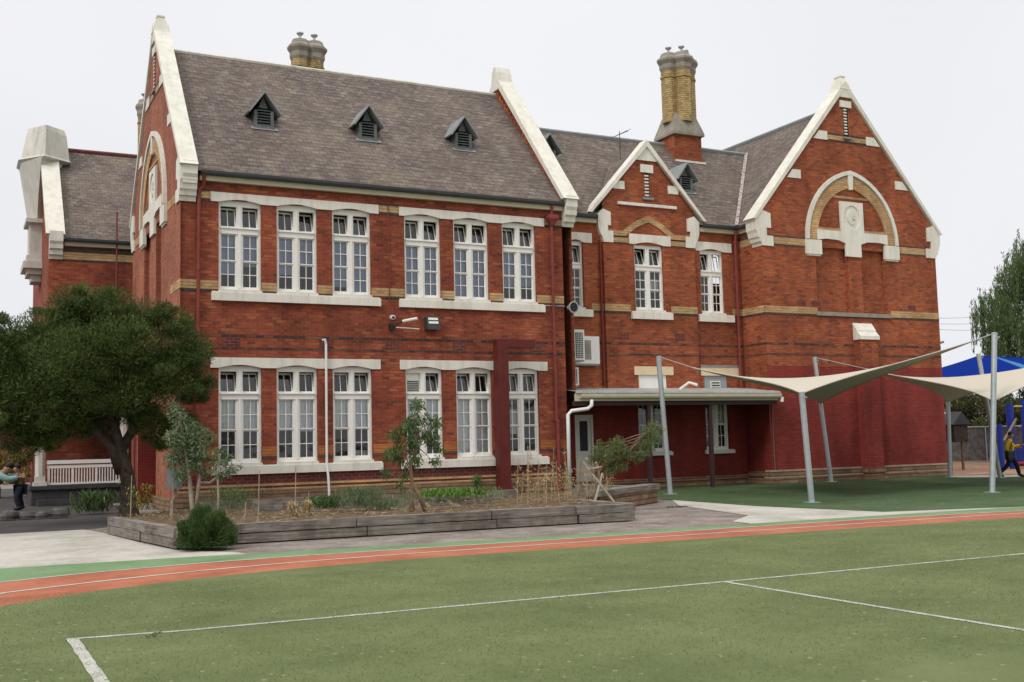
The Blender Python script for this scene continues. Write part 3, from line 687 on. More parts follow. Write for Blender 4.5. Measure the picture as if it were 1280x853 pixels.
# ---- windows
def window(F, u0, u1, z0, z1, lights=2, blind=None, dep=.12, top=.62, openlight=True, vent=False, vis=None):
    """vertical double hung sashes with hopper toplights"""
    W = u1-u0; fr = MB(); gl = MB()
    n0, n1 = -dep-.07, -dep+.03
    J = .07; ML = .165 if lights == 2 else 0
    zt = z1-top                      # transom top
    fr.fbox(F, u0, u0+J, z0, z1+.1, n0, n1); fr.fbox(F, u1-J, u1, z0, z1+.1, n0, n1)
    fr.fbox(F, u0+J, u1-J, z1-.09, z1+.1, n0, n1); fr.fbox(F, u0+J, u1-J, z0, z0+.08, n0, n1)
    fr.fbox(F, u0+J, u1-J, zt-.17, zt, n0, n1+.015); fr.fbox(F, u0+J-.01, u1-J+.01, zt-.03, zt, n1+.015, n1+.05)
    if lights == 2:
        c = (u0+u1)/2
        fr.fbox(F, c-ML/2, c+ML/2, z0+.08, z1-.09, n0, n1-.005)
        fr.fbox(F, c-.03, c+.03, z0+.08, z1-.09, n1-.005, n1+.02)
        L = [(u0+J, c-ML/2), (c+ML/2, u1-J)]
    else: L = [(u0+J, u1-J)]
    for k, (a, b) in enumerate(L):
        s0, s1 = z0+.08, zt-.17; mr = (s0+s1)/2
        for (p, q, nn) in ((s0, mr, n1-.06), (mr, s1, n1-.035)):
            w = .03
            fr.fbox(F, a, a+w, p, q, nn-.02, nn); fr.fbox(F, b-w, b, p, q, nn-.02, nn)
            fr.fbox(F, a+w, b-w, q-w, q, nn-.02, nn); fr.fbox(F, a+w, b-w, p, p+(.05 if p == s0 else w), nn-.02, nn)
            g0, g1 = p+(.05 if p == s0 else w), q-w
            fr.fbox(F, (a+b)/2-.011, (a+b)/2+.011, g0, g1, nn-.015, nn-.004)
            fr.fbox(F, a+w, (a+b)/2-.011, (g0+g1)/2-.011, (g0+g1)/2+.011, nn-.015, nn-.004)
            fr.fbox(F, (a+b)/2+.011, b-w, (g0+g1)/2-.011, (g0+g1)/2+.011, nn-.015, nn-.004)
            gl.add([F(a+w, g0, nn-.01), F(b-w, g0, nn-.01), F(b-w, g1, nn-.01), F(a+w, g1, nn-.01)], [(0, 1, 2, 3)])
        # hopper: hinged at the bottom, leaning in
        h0, h1 = zt, z1-.09
        if vent and k == 0:
            fr.fbox(F, a, b, h0, h1, n0-.01, n0+.02)
            v = MB()
            for i in range(6): v.fbox(F, a+.03, b-.03, h0+.06+i*.055, h0+.085+i*.055, n0+.02, n0+.035)
            vv = v; 
        else:
            tl = random.choice((.12, .16, .2)) if openlight else .0
            def H(u, t, e=0): # t 0..1 up the sash
                return F(u, h0+(h1-h0)*t*.97, n0+.03-tl*t+e)
            w = .03
            for (ua, ub, ta, tb) in ((a, a+w, 0, 1), (b-w, b, 0, 1), (a+w, b-w, 0, .09), (a+w, b-w, .91, 1), ((a+b)/2-.011, (a+b)/2+.011, .09, .91)):
                vs = [H(ua, ta), H(ub, ta), H(ub, tb), H(ua, tb), H(ua, ta, -.025), H(ub, ta, -.025), H(ub, tb, -.025), H(ua, tb, -.025)]
                fr.add(vs, [(0, 1, 2, 3), (7, 6, 5, 4), (0, 4, 5, 1), (1, 5, 6, 2), (2, 6, 7, 3), (3, 7, 4, 0)])
            gl.add([H(a+w, .09, -.012), H(b-w, .09, -.012), H(b-w, .91, -.012), H(a+w, .91, -.012)], [(0, 1, 2, 3)])
    wo = fr.build('window', 'paint', S)
    gl.build('pane', 'glass', wo)
    if vent: vv.build('vent_grille', 'dark', wo)
    if blind:
        for (mat, fr0, fr1, ls) in blind:      # fraction of sash height, which lights
            bm_ = MB(); s0, s1 = z0+.08, zt-.17
            for k in ls:
                a, b = L[min(k, len(L)-1)]
                nseg = 14
                for i in range(nseg):
                    ua, ub = a-.03+(b-a+.06)*i/nseg, a-.03+(b-a+.06)*(i+1)/nseg
                    da, db = (.012*math.sin(i*1.9), .012*math.sin((i+1)*1.9)) if mat != 'blindb' else (0, 0)
                    bm_.add([F(ua, s0+(s1-s0)*fr0, n0-.03+da), F(ub, s0+(s1-s0)*fr0, n0-.03+db), F(ub, s0+(s1-s0)*fr1, n0-.03+db), F(ua, s0+(s1-s0)*fr1, n0-.03+da)], [(0, 1, 2, 3)])
            bm_.build('blind', mat, wo)
    return wo
ub = [[('blindb', .27, 1, (0,)), ('blindb', .42, 1, (1,))], [('blindb', .3, 1, (0,)), ('blindb', .52, 1, (1,))], [('blindb', .12, 1, (0,)), ('blindb', 0, 1, (1,))],
      [('blindb', 0, 1, (0, 1))], [('blindb', 0, 1, (0, 1))], [('blindb', .25, 1, (0,)), ('blindb', .3, 1, (1,))]]
for (a, b), bl in zip(up_w, ub): window(FF, a, b, UPZ[0], UPZ[1], 2, bl, top=.68)
lb = [[('blind', .47, 1, (0, 1))], [('blind', .5, 1, (0,)), ('blind', .46, 1, (1,))], [('blind', .5, 1, (0, 1)), ('curtain', 0, .12, (1,))], [('blind', .56, 1, (0,)), ('blind', .4, 1, (1,))], [('blind', 0, 1, (0, 1))], [('curtain', .35, .8, (0,))]]
for i, ((a, b), bl) in enumerate(zip(lo_w, lb)): window(FF, a, b, LOZ[0], LOZ[1], 2, bl, top=.68, vent=(i == 3))
window(FM, 18.12, 18.68, 5.98, 8.22, 1, None, top=.7); window(FBAY, 20.64, 21.83, 6.0, 8.24, 2, [('curtain', .45, .8, (1,))], top=.68)
window(FM, 23.47, 24.49, 5.98, 8.22, 2, None, top=.7)
window(FM, 20.65, 21.8, 1.2, 3.2, 2, None, top=.1, openlight=False); window(FM, 23.45, 24.45, 1.2, 3.2, 2, [('curtain', .5, 1, (1,))], top=.1, openlight=False)
mb = MB(); mb.fbox(FBAY, 20.66, 21.79, 3.2, 3.8, -.1, -.03); mb.build('window_panel', 'paint', S)
mb = MB(); mb.fbox(FM, 23.46, 24.44, 3.2, 3.8, -.1, -.03); wp = mb.build('window_panel', 'greyp', S)
mb = MB(); mb.fbox(FM, 23.72, 24.15, 3.3, 3.62, -.03, -.01)
mb.build('vent_frame', 'acw', wp); mb = MB()
for i in range(3): mb.fbox(FM, 23.76, 24.11, 3.35+i*.09, 3.39+i*.09, -.01, .0)
mb.build('vent_slot', 'dark', wp)
# door
mb = MB(); mb.fbox(FM, 18.17, 18.24, .1, 2.48, -.1, .0); mb.fbox(FM, 18.79, 18.86, .1, 2.48, -.1, .0); mb.fbox(FM, 18.24, 18.79, 2.4, 2.48, -.1, 0)
mb.fbox(FM, 18.24, 18.36, .1, 2.4, -.09, -.04); mb.fbox(FM, 18.67, 18.79, .1, 2.4, -.09, -.04); mb.fbox(FM, 18.36, 18.67, .1, 1.3, -.085, -.05); mb.fbox(FM, 18.36, 18.67, 2.28, 2.4, -.09, -.04)
dr = mb.build('door', 'doorw', S)
mb = MB(); mb.fbox(FM, 18.36, 18.67, 1.3, 2.28, -.08, -.06); mb.build('pane', 'blackm', dr)
mb = MB(); mb.tube([FM(18.72, 1.12, -.04), FM(18.72, 1.12, .03), FM(18.62, 1.12, .03)], .012); mb.build('handle', 'galv', dr)

# ---- gable dressings
def arc_pts(R0, c, cx, z0, ang0, ang1, n, sgn):
    return [(cx+sgn*(R0*math.cos(a)-c), z0+R0*math.sin(a)) for a in np.linspace(ang0, ang1, n)]
def pointed(half, rise, cx, z0, n=12):
    """outline of a pointed arch from left spring over apex to right spring"""
    c = (rise**2-half**2)/(2*half); Rr = half+c; amax = math.asin(min(1, rise/Rr))
    left = [(cx-(Rr*math.cos(a)-c), z0+Rr*math.sin(a)) for a in np.linspace(0, amax, n)]
    right = [(cx+(Rr*math.cos(a)-c), z0+Rr*math.sin(a)) for a in np.linspace(amax, 0, n)]
    return left+right[1:]
def ring(mb, F, o, i, n0, n1):
    k = len(o)
    for j in range(k-1):
        q = [o[j], o[j+1], i[j+1], i[j]]
        vs = [F(u, z, n1) for u, z in q]+[F(u, z, n0) for u, z in q]
        mb.add(vs, [(0, 1, 2, 3), (0, 4, 5, 1), (3, 2, 6, 7)])
    for j in (0, k-1):
        mb.add([F(*o[j], n0), F(*i[j], n0), F(*i[j], n1), F(*o[j], n1)], [(0, 1, 2, 3)])
def coping(F, uc, half, z0, zap, name='coping', th=.2, nb=-.5, nf=.1, tip=True, W=None, mat='coping'):
    """two raked copings and the finial"""
    dz = zap-z0; L = math.hypot(half, dz); nx, nz = dz/L*th, half/L*th
    for s in (-1, 1):
        mb = MB(); poly = [(uc+s*half, z0), (uc, zap), (uc, zap-th*L/half), (uc+s*(half-nx*1.0), z0-nz*.0-.02)]
        mb.fprism(F, poly, nb, nf)
        mb.build(name, mat, S, fixn=True)
def kneeler(F, u, s, zt=9.3, name='kneeler', big=True, depth=.5):
    """cement kneeler block with corbelled underside; s=-1 left foot, +1 right foot"""
    if big: pts = [(-.27, zt+.02), (.0, zt+.28), (.42, zt+.16), (.42, zt-.36), (.22, zt-.36), (.22, 8.66), (.5, 8.66), (.5, 8.30), (-.0, 8.30), (-.03, 8.42), (-.09, 8.44), (-.12, 8.56), (-.17, 8.6), (-.2, 8.75), (-.25, 8.85)]
    else: pts = [(-.22, zt), (0, zt+.2), (.3, zt+.1), (.3, zt-.35), (.18, zt-.35), (.18, 8.66), (.38, 8.66), (.38, 8.27), (-.0, 8.27), (-.05, 8.45), (-.1, 8.5), (-.15, 8.62), (-.2, 8.8)]
    P = [(u-s*a if s > 0 else u+a, z) for a, z in pts]
    mb = MB(); mb.fprism(F, P, -depth, .05); mb.build(name, 'white', S, fixn=True)
def gable_dress(F, W, zap=14.75, cop_w=.5, panels=((2.45, 4.0), (4.65, 5.85)), slitback=True, yellow_hi=True, arch=True):
    uc = W/2
    coping(F, uc, uc+.38, 9.24, zap, nb=-cop_w, nf=.08, th=.17)
    # apex block
    mb = MB(); mb.fprism(F, [(uc-.4, zap-.62), (uc+.4, zap-.62), (uc+.2, zap-.14), (uc-.2, zap-.14)], -cop_w+.01, .07)
    mb.loft([[F(uc+a*w, z, -cop_w/2+.05+b*dd) for a, b in ((-1, 1), (1, 1), (1, -1), (-1, -1))] for z, w, dd in ((zap-.3, .26, cop_w/2+.04), (zap+.0, .16, cop_w/2-.02), (zap+.18, .11, cop_w/2-.1), (zap+.185, .13, cop_w/2-.08), (zap+.235, .13, cop_w/2-.08), (zap+.24, .11, cop_w/2-.1))]); mb.build('finial', 'coping', S, fixn=True)
    for s, u in ((-1, 0), (1, W)): kneeler(F, u, s, depth=cop_w)
    # slit
    mb = MB(); mb.fbox(F, uc-.11, uc+.11, 12.62, 13.75, -.02, .006); mb.build('slit_vent', 'dark', S)
    mb = MB()
    for i in range(9): mb.fbox(F, uc-.1, uc+.04, 12.72+i*.115, 12.775+i*.115, .006, .03)
    mb.build('slit_tooth', 'white', S)
    mb = MB(); mb.fbox(F, uc-.28, uc+.28, 13.75, 14.0, -.02, .05); mb.build('slit_head', 'white', S)
    mb = MB(); mb.fbox(F, uc-.2, uc+.2, 12.55, 12.62, -.02, .08); mb.build('slit_sill', 'lead', S)
    # blocks on the rake
    for z, w in ((12.42, .38), (10.85, .35)):
        he = (14.3-z-.3)/(14.3-9.3)*uc
        for s in (-1, 1):
            mb = MB(); a = uc+s*he; mb.fprism(F, [(a+s*.3, z), (a-s*w, z), (a-s*w, z+.32), (a+s*.02, z+.32)], -.02, .03); mb.build('rake_block', 'white', S, fixn=True)
    he = (14.3-12.7)/(5.0)*uc-.3
    bands(F, [(uc-he, uc-.12), (uc+.12, uc+he)], 12.47, 12.63, 'cream', 'gable_yellow_band')
    bands(F, [(uc-he-.1, uc-.12), (uc+.12, uc+he+.1)], 12.635, 12.71, 'black', 'gable_black_band')
    bands(F, [(uc-he-.1, uc+he+.1)], 12.39, 12.466, 'black', 'gable_black_band')
    # big arch
    half, rise, zs = 2.25, 2.68, 8.66
    o = pointed(half, rise, uc, zs); i1 = pointed(half-.13, rise-.15, uc, zs); i2 = pointed(half-.17, rise-.2, uc, zs); i3 = pointed(half-.55, rise-.65, uc, zs)
    mb = MB(); ring(mb, F, o, i1, 0, .11); mb.build('hood_mould', 'white', S)
    mb = MB(); ring(mb, F, i1, i2, 0, .04); mb.build('hood_fillet', 'lead', S)
    mb = MB(); ring(mb, F, i2, i3, 0, .06); mb.build('yellow_arch', 'cream', S)
    mb = MB(); mb.fprism(F, [(uc-.13, zs+rise-.12), (uc+.13, zs+rise-.12), (uc+.08, zs+rise-.72), (uc-.08, zs+rise-.72)], 0, .1); mb.build('keystone', 'white', S, fixn=True)
    bands(F, [(uc-1.15, uc+1.15)], 10.28, 10.36, 'cream', 'tympanum_band', .03)
    bands(F, [(uc-1.66, uc-.56), (uc+.56, uc+1.66)], 9.06, 9.14, 'cream', 'tympanum_band', .03)
    # cross shaped dressing with round medallion
    mb = MB(); hole = [(uc+.4*math.cos(a), 9.58+.45*math.sin(a)) for a in np.linspace(0, 2*PI, 24, endpoint=False)]
    T = [(uc-1.72, 8.66), (uc-1.3, 8.72), (uc-.7, 8.7), (uc-.38, 8.6), (uc-.38, 8.12), (uc+.38, 8.12), (uc+.38, 8.6), (uc+.7, 8.7), (uc+1.3, 8.72), (uc+1.72, 8.66), (uc+1.72, 9.04), (uc+.56, 9.04), (uc+.56, 10.16), (uc-.56, 10.16), (uc-.56, 9.04), (uc-1.72, 9.04)]
    G2 = lambda u, z, n=0: F(u, z, n+.07)
    wall(mb, G2, T, [hole], .035, back=True); k = len(T)
    mb.add([F(u, z, .07) for u, z in T]+[F(u, z, 0) for u, z in T], [(j, (j+1) % k, (j+1) % k+k, j+k) for j in range(k)])
    cr = mb.build('arch_tablet', 'white', S, fixn=False)
    mb = MB()
    for j in range(7):
        a = j*2*PI/7; mb.fprism(F, [(uc+.15*math.cos(a)+.1*math.cos(t), 9.58+.18*math.sin(a)+.1*math.sin(t)) for t in np.linspace(0, 2*PI, 8, endpoint=False)], .02, .04+.012*(j % 3))
    mb.fprism(F, [(uc-.1+.13*math.cos(t), 9.6+.2*math.sin(t)) for t in np.linspace(0, 2*PI, 10, endpoint=False)], .02, .065)
    mb.build('medallion', 'coping', cr, fixn=True)
    for s in (-1, 1):
        mb = MB(); a, b = sorted((uc+s*1.55, uc+s*2.28)); mb.fbox(F, a, b, 8.12, 8.64, -.02, .09); mb.fbox(F, a+.04, b-.04, 8.06, 8.12, -.02, .05); mb.build('arch_foot', 'white', S)
gable_dress(FGW, 8.5)
gable_dress(FGL, 8.6, cop_w=.4)
mb = MB(); mb.fbox(FGW, 2.35, 6.0, 5.9, 6.04, -.1, .07); mb.build('panel_sill', 'sooty', S)
# pier on the wing
mb = MB(); mb.fbox(FGW, 4.1, 4.95, 4.08, 5.05, 0, .3); mb.build('pier', 'brick_o', S)
mb = MB(); mb.fbox(FGW, 4.1, 4.95, 0, 4.08, 0, .3); mb.build('painted_pier', 'maroonw', S)
mb = MB(); mb.fbox(FGW, 4.04, 5.01, 0, .2, .1, .4); mb.fbox(FGW, 4.07, 4.98, .24, .42, .1, .36); mb.build('pier_plinth', 'stone', S)
FN = lambda u, z, n=0: FGW(4.525+n, z, u)
mb = MB(); mb.fprism(FN, [(0, 5.05), (.36, 5.05), (.36, 5.18), (.2, 5.35), (.2, 5.4), (.0, 5.68)], -.47, .47); mb.build('pier_cap', 'white', S, fixn=True)
# right side parapet coping of the main block
FR = frame((XR-.05, YB-.05, 0), (0, -1, 0), (-1, 0, 0))
uc = 4.3
coping(FR, uc, uc+.35, 9.25, 14.72, nb=-.5, nf=.08, th=.2)
mb = MB(); mb.fprism(FR, [(uc-.35, 14.1), (uc+.35, 14.1), (uc+.17, 14.75), (uc+.08, 14.95), (uc-.08, 14.95), (uc-.17, 14.75)], -.49, .09); mb.build('finial', 'coping', S, fixn=True)
mb = MB(); P = [(0, 9.35), (.35, 9.35), (.35, 9.0), (.3, 8.9), (.28, 8.75), (.2, 8.7), (.18, 8.55), (.08, 8.5), (.06, 8.4), (0, 8.4)]
FRS = lambda u, z, n=0: Vector((XR+.2+n, YF-u, z))
mb.fprism(FRS, P, -.2, .2); mb.build('kneeler', 'white', S, fixn=True)
FLS = lambda u, z, n=0: Vector((XL+.2+n, YF-u, z))
mb = MB(); mb.fprism(FLS, P, -.19, .19); mb.build('kneeler', 'white', S, fixn=True)
# far block: gable coping and corner kneeler
FLG = frame((XLB, 49.0, 0), (0, -1, 0), (-1, 0, 0))
coping(FLG, 4.0, 4.35, 9.25, 13.95, nb=-.5, nf=.12, th=.22)
mb = MB(); mb.fprism(lambda u, z, n=0: Vector((XLB+.22+n, YLB-u, z)), P, -.22, .22); mb.build('kneeler', 'white', S, fixn=True)

# ---- bay gable
coping(FBAY, 21.25, 2.42, 9.25, 11.95, nb=-.3, nf=.12, th=.16, mat='white')
mb = MB(); mb.fprism(FBAY, [(20.8, 11.22), (21.7, 11.22), (21.25, 11.85)], -.05, .06); mb.build('gable_apex', 'white', S)
for s, u in ((-1, 19.42), (1, 23.18)): kneeler(FBAY, u, s, 9.2, big=False, depth=.3)
mb = MB(); mb.fbox(FBAY, 21.0, 21.52, 10.8, 11.08, -.02, .05); mb.build('slit_head', 'white', S)
mb = MB()
for i in range(7): mb.fbox(FBAY, 21.17, 21.33, 9.98+i*.115, 10.035+i*.115, -.12, .02)
mb.build('slit_tooth', 'white', S)
mb = MB(); mb.fbox(FBAY, 21.16, 21.38, 9.94, 10.81, -.17, -.15); mb.build('slit_vent', 'dark', S)
mb = MB(); mb.fbox(FBAY, 21.08, 21.5, 9.85, 9.93, -.02, .06); mb.build('slit_sill', 'lead', S)
mb = MB(); mb.fbox(FBAY, 20.03, 22.44, 9.6, 9.70, -.02, .07); mb.build('gable_string', 'white', S)
for a, b, o_ in ((19.86, 20.33, 0), (22.13, 22.56, 1)):
    mb = MB(); mb.fbox(FBAY, a, b, 10.14, 10.42, -.02, .03); mb.build('rake_block', 'white', S)
mb = MB()
seq = [(19.6, 8.7), (20.2, 8.7), (20.7, 9.05), (21.25, 9.3), (21.8, 9.05), (22.3, 8.7), (23.0, 8.7)]
low = [(19.6, 8.52), (20.3, 8.52), (20.78, 8.86), (21.25, 9.06), (21.72, 8.86), (22.2, 8.52), (23.0, 8.52)]
ring(mb, FBAY, seq, low, -.02, .03); mb.fbox(FBAY, 19.8, 20.45, 8.3, 8.46, -.02, .02); mb.fbox(FBAY, 22.15, 22.8, 8.3, 8.46, -.02, .02); mb.build('yellow_arch', 'cream', S)
bands(FBAY, [(19.8, 20.45), (22.15, 22.8)], 8.24, 8.295, 'black', 'black_lintel_course'); bands(FBAY, [(19.7, 20.3), (22.2, 22.9)], 8.465, 8.515, 'black', 'black_lintel_course')

# ---- roofs
SL = (13.97-9.12)/(34.1-29.55)
def roof(polys, name='roof', mat='slate'):
    mb = MB()
    for p in polys: mb.add(p, [tuple(range(len(p)))])
    o = mb.build(name, mat, S, fixn=False); return o
mr = roof([[(XL+.36, 29.55, 9.12), (XR+.02, 29.55, 9.12), (XR+.02, 34.1, 13.97), (XL+.36, 34.1, 13.97)], [(XL+.36, 38.65, 9.12), (XL+.36, 34.1, 13.97), (XR+.02, 34.1, 13.97), (XR+.02, 38.65, 9.12)]])
mb = MB(); mb.tube([(XL+.36, 34.1, 13.97), (XR, 34.1, 13.97)], .065, 6); mb.build('ridge_cap', 'turret', mr)
ms = (13.05-9.12)/(34.6-30.9)
zc = 9.1+.35*(13.05-9.1)/3.75
r2 = roof([[(XR+.3, 30.85, 9.1), (19.2, 30.85, 9.1), (19.2, 31.2, zc), (XR+.3, 31.2, zc)], [(23.4, 30.85, 9.1), (29.4, 30.85, 9.1), (29.4, 31.2, zc), (23.4, 31.2, zc)], [(XR+.3, 31.2, zc), (29.4, 31.2, zc), (29.4, 34.6, 13.05), (XR+.3, 34.6, 13.05)], [(XR+.3, 38.4, 9.1), (XR+.3, 34.6, 13.05), (29.4, 34.6, 13.05), (29.4, 38.4, 9.1)]])
mb = MB(); mb.tube([(XR+.3, 34.6, 13.06), (28.9, 34.6, 13.06)], .09, 6); mb.build('ridge_cap', 'lead', r2)
r3 = roof([[(XB-.2, 30.25, 9.1), (29.45, 30.25, 13.9), (29.45, 42, 13.9), (XB-.2, 42, 9.1)], [(33.9, 30.25, 9.1), (33.9, 42, 9.1), (29.45, 42, 13.9), (29.45, 30.25, 13.9)]])
mb = MB(); mb.tube([(29.45, 30.2, 13.91), (29.45, 42, 13.91)], .09, 6); mb.build('ridge_cap', 'lead', r3)
r4 = roof([[(18.98, 30.95, 9.1), (21.25, 30.95, 11.66), (21.25, 33.3, 11.66), (18.98, 33.3, 9.1)], [(23.52, 30.95, 9.1), (23.52, 33.3, 9.1), (21.25, 33.3, 11.66), (21.25, 30.95, 11.66)]])
r5 = roof([[(XLB+.1, 40.8, 9.1), (12, 40.8, 9.1), (12, 45.0, 13.35), (XLB+.1, 45.0, 13.35)], [(XLB+.1, 49.2, 9.1), (XLB+.1, 45, 13.35), (12, 45, 13.35), (12, 49.2, 9.1)]])
mb = MB(); mb.tube([(XLB+.3, 45, 13.37), (12, 45, 13.37)], .09, 6); mb.build('ridge_cap', 'brick_p', r5)
# valley flashing: bits of pale lead/mortar between roofs
A_, B_ = Vector((XB-.17, 30.87, 9.16)), Vector((28.7, 34.58, 13.1))
mb = MB()
for i in range(30):
    t0, t1 = i/30, (i+1)/30; p, q = A_.lerp(B_, t0), A_.lerp(B_, t1); w0 = .12
    up = Vector((0, 0, .03))
    mb.add([p+Vector((-w0, 0, 0))+up, p+Vector((0, -w0, 0))*-0+Vector((w0*.4, 0, .05))+up, q+Vector((w0*.4, 0, .05))+up, q+Vector((-w0, 0, 0))+up], [(0, 1, 2, 3)])
mb.build('valley_flashing', plain('valley mortar', (.42, .35, .33), .8, .5, 9), S)
# stepped brick upstand beside main right parapet
mb = MB()
for i in range(24):
    t = i/24; y = 29.7+(34.05-29.7)*t; z = 9.12+SL*(y-29.55); mb.box(XR-.09, XR+.01, y, y+.19, z-.1, z+.30)
mb.build('parapet_upstand', 'brick_o', S)
# ---- gutters, fascias, downpipes
def gut(x0, x1, y, z, name='gutter'):
    mb = MB(); pr_ = [(0, 0), (-.13, 0), (-.15, .05), (-.15, .12), (-.13, .12), (-.12, .03), (0, .03)]
    mb.fprism(lambda u, zz, n=0: Vector((n, y+u, z+zz)), pr_, x0, x1); mb.build(name, 'gutter', S, fixn=True)
    mb = MB(); mb.box(x0, x1, y-.02, y+.12, z-.14, z+.0); mb.build('fascia', 'fascia', S)
gut(XL+.5, XR-.02, 29.68, 9.03); gut(XR+.4, 19.15, 30.95, 9.03); gut(23.45, XB-.08, 30.95, 9.03); gut(XLB+.5, XL+.8, 40.9, 9.03)
mb = MB(); prf = [(0, 0), (-.13, 0), (-.15, .05), (-.15, .12), (-.13, .12), (-.12, .03), (0, .03)]
mb.fprism(lambda u, zz, n=0: Vector((XB-.1+u, n, 9.03+zz)), prf, 30.2, 30.9); mb.build('gutter', 'gutter', S, fixn=True)
mb = MB(); mb.box(XB-.12, XB+.0, 30.25, 30.92, 8.9, 9.03); mb.build('fascia', 'fascia', S)
def pipe(pts, r, mat, name='downpipe', coll=True):
    mb = MB(); mb.tube(pts, r, 10); 
    if coll:
        p0, p1 = Vector(pts[-2]), Vector(pts[-1]); d = (p1-p0)
        k = max(1, int(d.length/1.8))
        for i in range(k+1):
            q = p0+d*(i/k if k else 0); mb.tube([q-Vector((0, 0, .04)), q+Vector((0, 0, .04))], r*1.35, 10)
    return mb.build(name, mat, S, smooth=False)
pipe([(5.98, 29.6, 9.05), (5.98, 29.7, 8.75), (5.86, 29.72, 8.6), (5.82, 29.72, 0.1)], .05, 'maroonp')
pipe([(16.72, 29.6, 9.05), (16.72, 29.66, 8.8), (16.72, 29.66, 8.7)], .045, 'maroonp', coll=False)
mb = MB(); mb.loft([[Vector((16.72+a*w, 29.64+b*w*.6, z)) for a, b in ((-1, -1), (1, -1), (1, 1), (-1, 1))] for z, w in ((8.72, .17), (8.6, .19), (8.45, .08), (8.4, .06))]); mb.build('rainwater_head', 'maroonp', S)
pipe([(16.72, 29.7, 8.45), (16.72, 29.71, 2.3)], .05, 'maroonp'); pipe([(16.72, 29.71, 2.3), (16.76, 29.71, 2.25), (16.76, 29.71, 0.1)], .06, 'maroonp')
pipe([(24.95, 30.85, 9.0), (24.95, 30.93, 8.6), (24.95, 30.95, 3.35)], .05, 'maroonp')
pipe([(19.3, 31.0, 8.3), (19.3, 31.02, 3.5)], .035, 'maroon')
pipe([(11.3, 29.76, 8.9), (11.3, 29.76, 5.75)], .014, 'maroonp', 'conduit', coll=False)
pipe([(5.18, 40.86, 10.2), (5.18, 40.86, 3.0)][:2], .03, 'maroonp', 'vent_pipe', coll=False)
pipe([(9.28, 29.74, 4.62), (9.32, 29.68, 4.64), (9.36, 29.7, 4.5), (9.36, 29.72, 1.2), (9.38, 29.66, .8), (9.4, 29.62, .1)], .035, 'pvc', 'waste_pipe', coll=False)
pipe([(5.3, 37.2, 3.2), (5.3, 37.2, 0)], .05, 'maroonp')
# ---- dormer vents
def on_slope(px, py, y0, z0, m_):
    d = at(px, py, Y=1.0); d = Vector((d.x, 1.0, d.z-EYE))   # ray
    s = (z0-m_*y0-EYE)/(d.z-m_*d.y); return Vector((d.x*s, d.y*s, EYE+d.z*s))
def dormer(x, y, z, w=.8, h=1.02):
    a = w/2; D = .95
    yf = y-.02
    mb = MB(); mb.box(x-a*.72, x-a*.5, yf, yf+D, z, z+h*.5); mb.box(x+a*.5, x+a*.72, yf, yf+D, z, z+h*.5); mb.box(x-a*.78, x+a*.78, yf-.04, yf+.1, z-.06, z+.05)
    mb.fprism(lambda u, zz, n=0: Vector((x+u, yf+n, z+zz)), [(-a*.5, h*.45), (a*.5, h*.45), (0, h*.95)], .1, .14)
    dm = mb.build('dormer_vent', 'dormer', S, fixn=True)
    mb = MB(); mb.box(x-a*.5, x+a*.5, yf+.1, yf+.12, z, z+h*.6); mb.build('vent_void', 'dark', dm)
    mb = MB()
    for i in range(6):
        zz = z+.08+i*.085; mb.add([(x-a*.5, yf+.02, zz), (x+a*.5, yf+.02, zz), (x+a*.5, yf+.09, zz+.06), (x-a*.5, yf+.09, zz+.06)], [(0, 1, 2, 3)])
    mb.build('louvre', 'dormer', dm)
    mb = MB()
    for s in (-1, 1):
        P0, P1 = (x, z+h), (x+s*a*1.15, z+h*.38); th = .05
        ln = math.hypot(P1[0]-P0[0], P1[1]-P0[1]); nx, nz = -(P1[1]-P0[1])/ln*th*s, (P1[0]-P0[0])/ln*th*s
        q = [(P0[0], P0[1]), (P1[0], P1[1]), (P1[0]+nx*1, P1[1]+nz*1), (P0[0], P0[1]+th*1.3)]
        mb.add([Vector((u, yf-.14, v)) for u, v in q]+[Vector((u, yf+D, v)) for u, v in q], [(0, 1, 2, 3), (7, 6, 5, 4), (0, 4, 5, 1), (1, 5, 6, 2), (2, 6, 7, 3), (3, 7, 4, 0)])
    mb.build('dormer_roof', 'lead', dm, fixn=True)
    mb = MB(); mb.add([(x-a, y-.12, z-.12+.03), (x+a, y-.12, z-.12+.03), (x+a, y+.02, z+.03), (x-a, y+.02, z+.03)], [(0, 1, 2, 3)]); mb.build('flashing', 'lead', dm)
for px, py in ((330, 160), (460, 175), (579.5, 187)):
    p = on_slope(px, py, 29.55, 9.12, SL); dormer(p.x, p.y, p.z)
for px, py in ((686, 205), (858, 240)):
    p = on_slope(px, py, 30.85, 9.1, (13.05-9.1)/(34.6-30.85)); dormer(p.x, p.y, p.z)
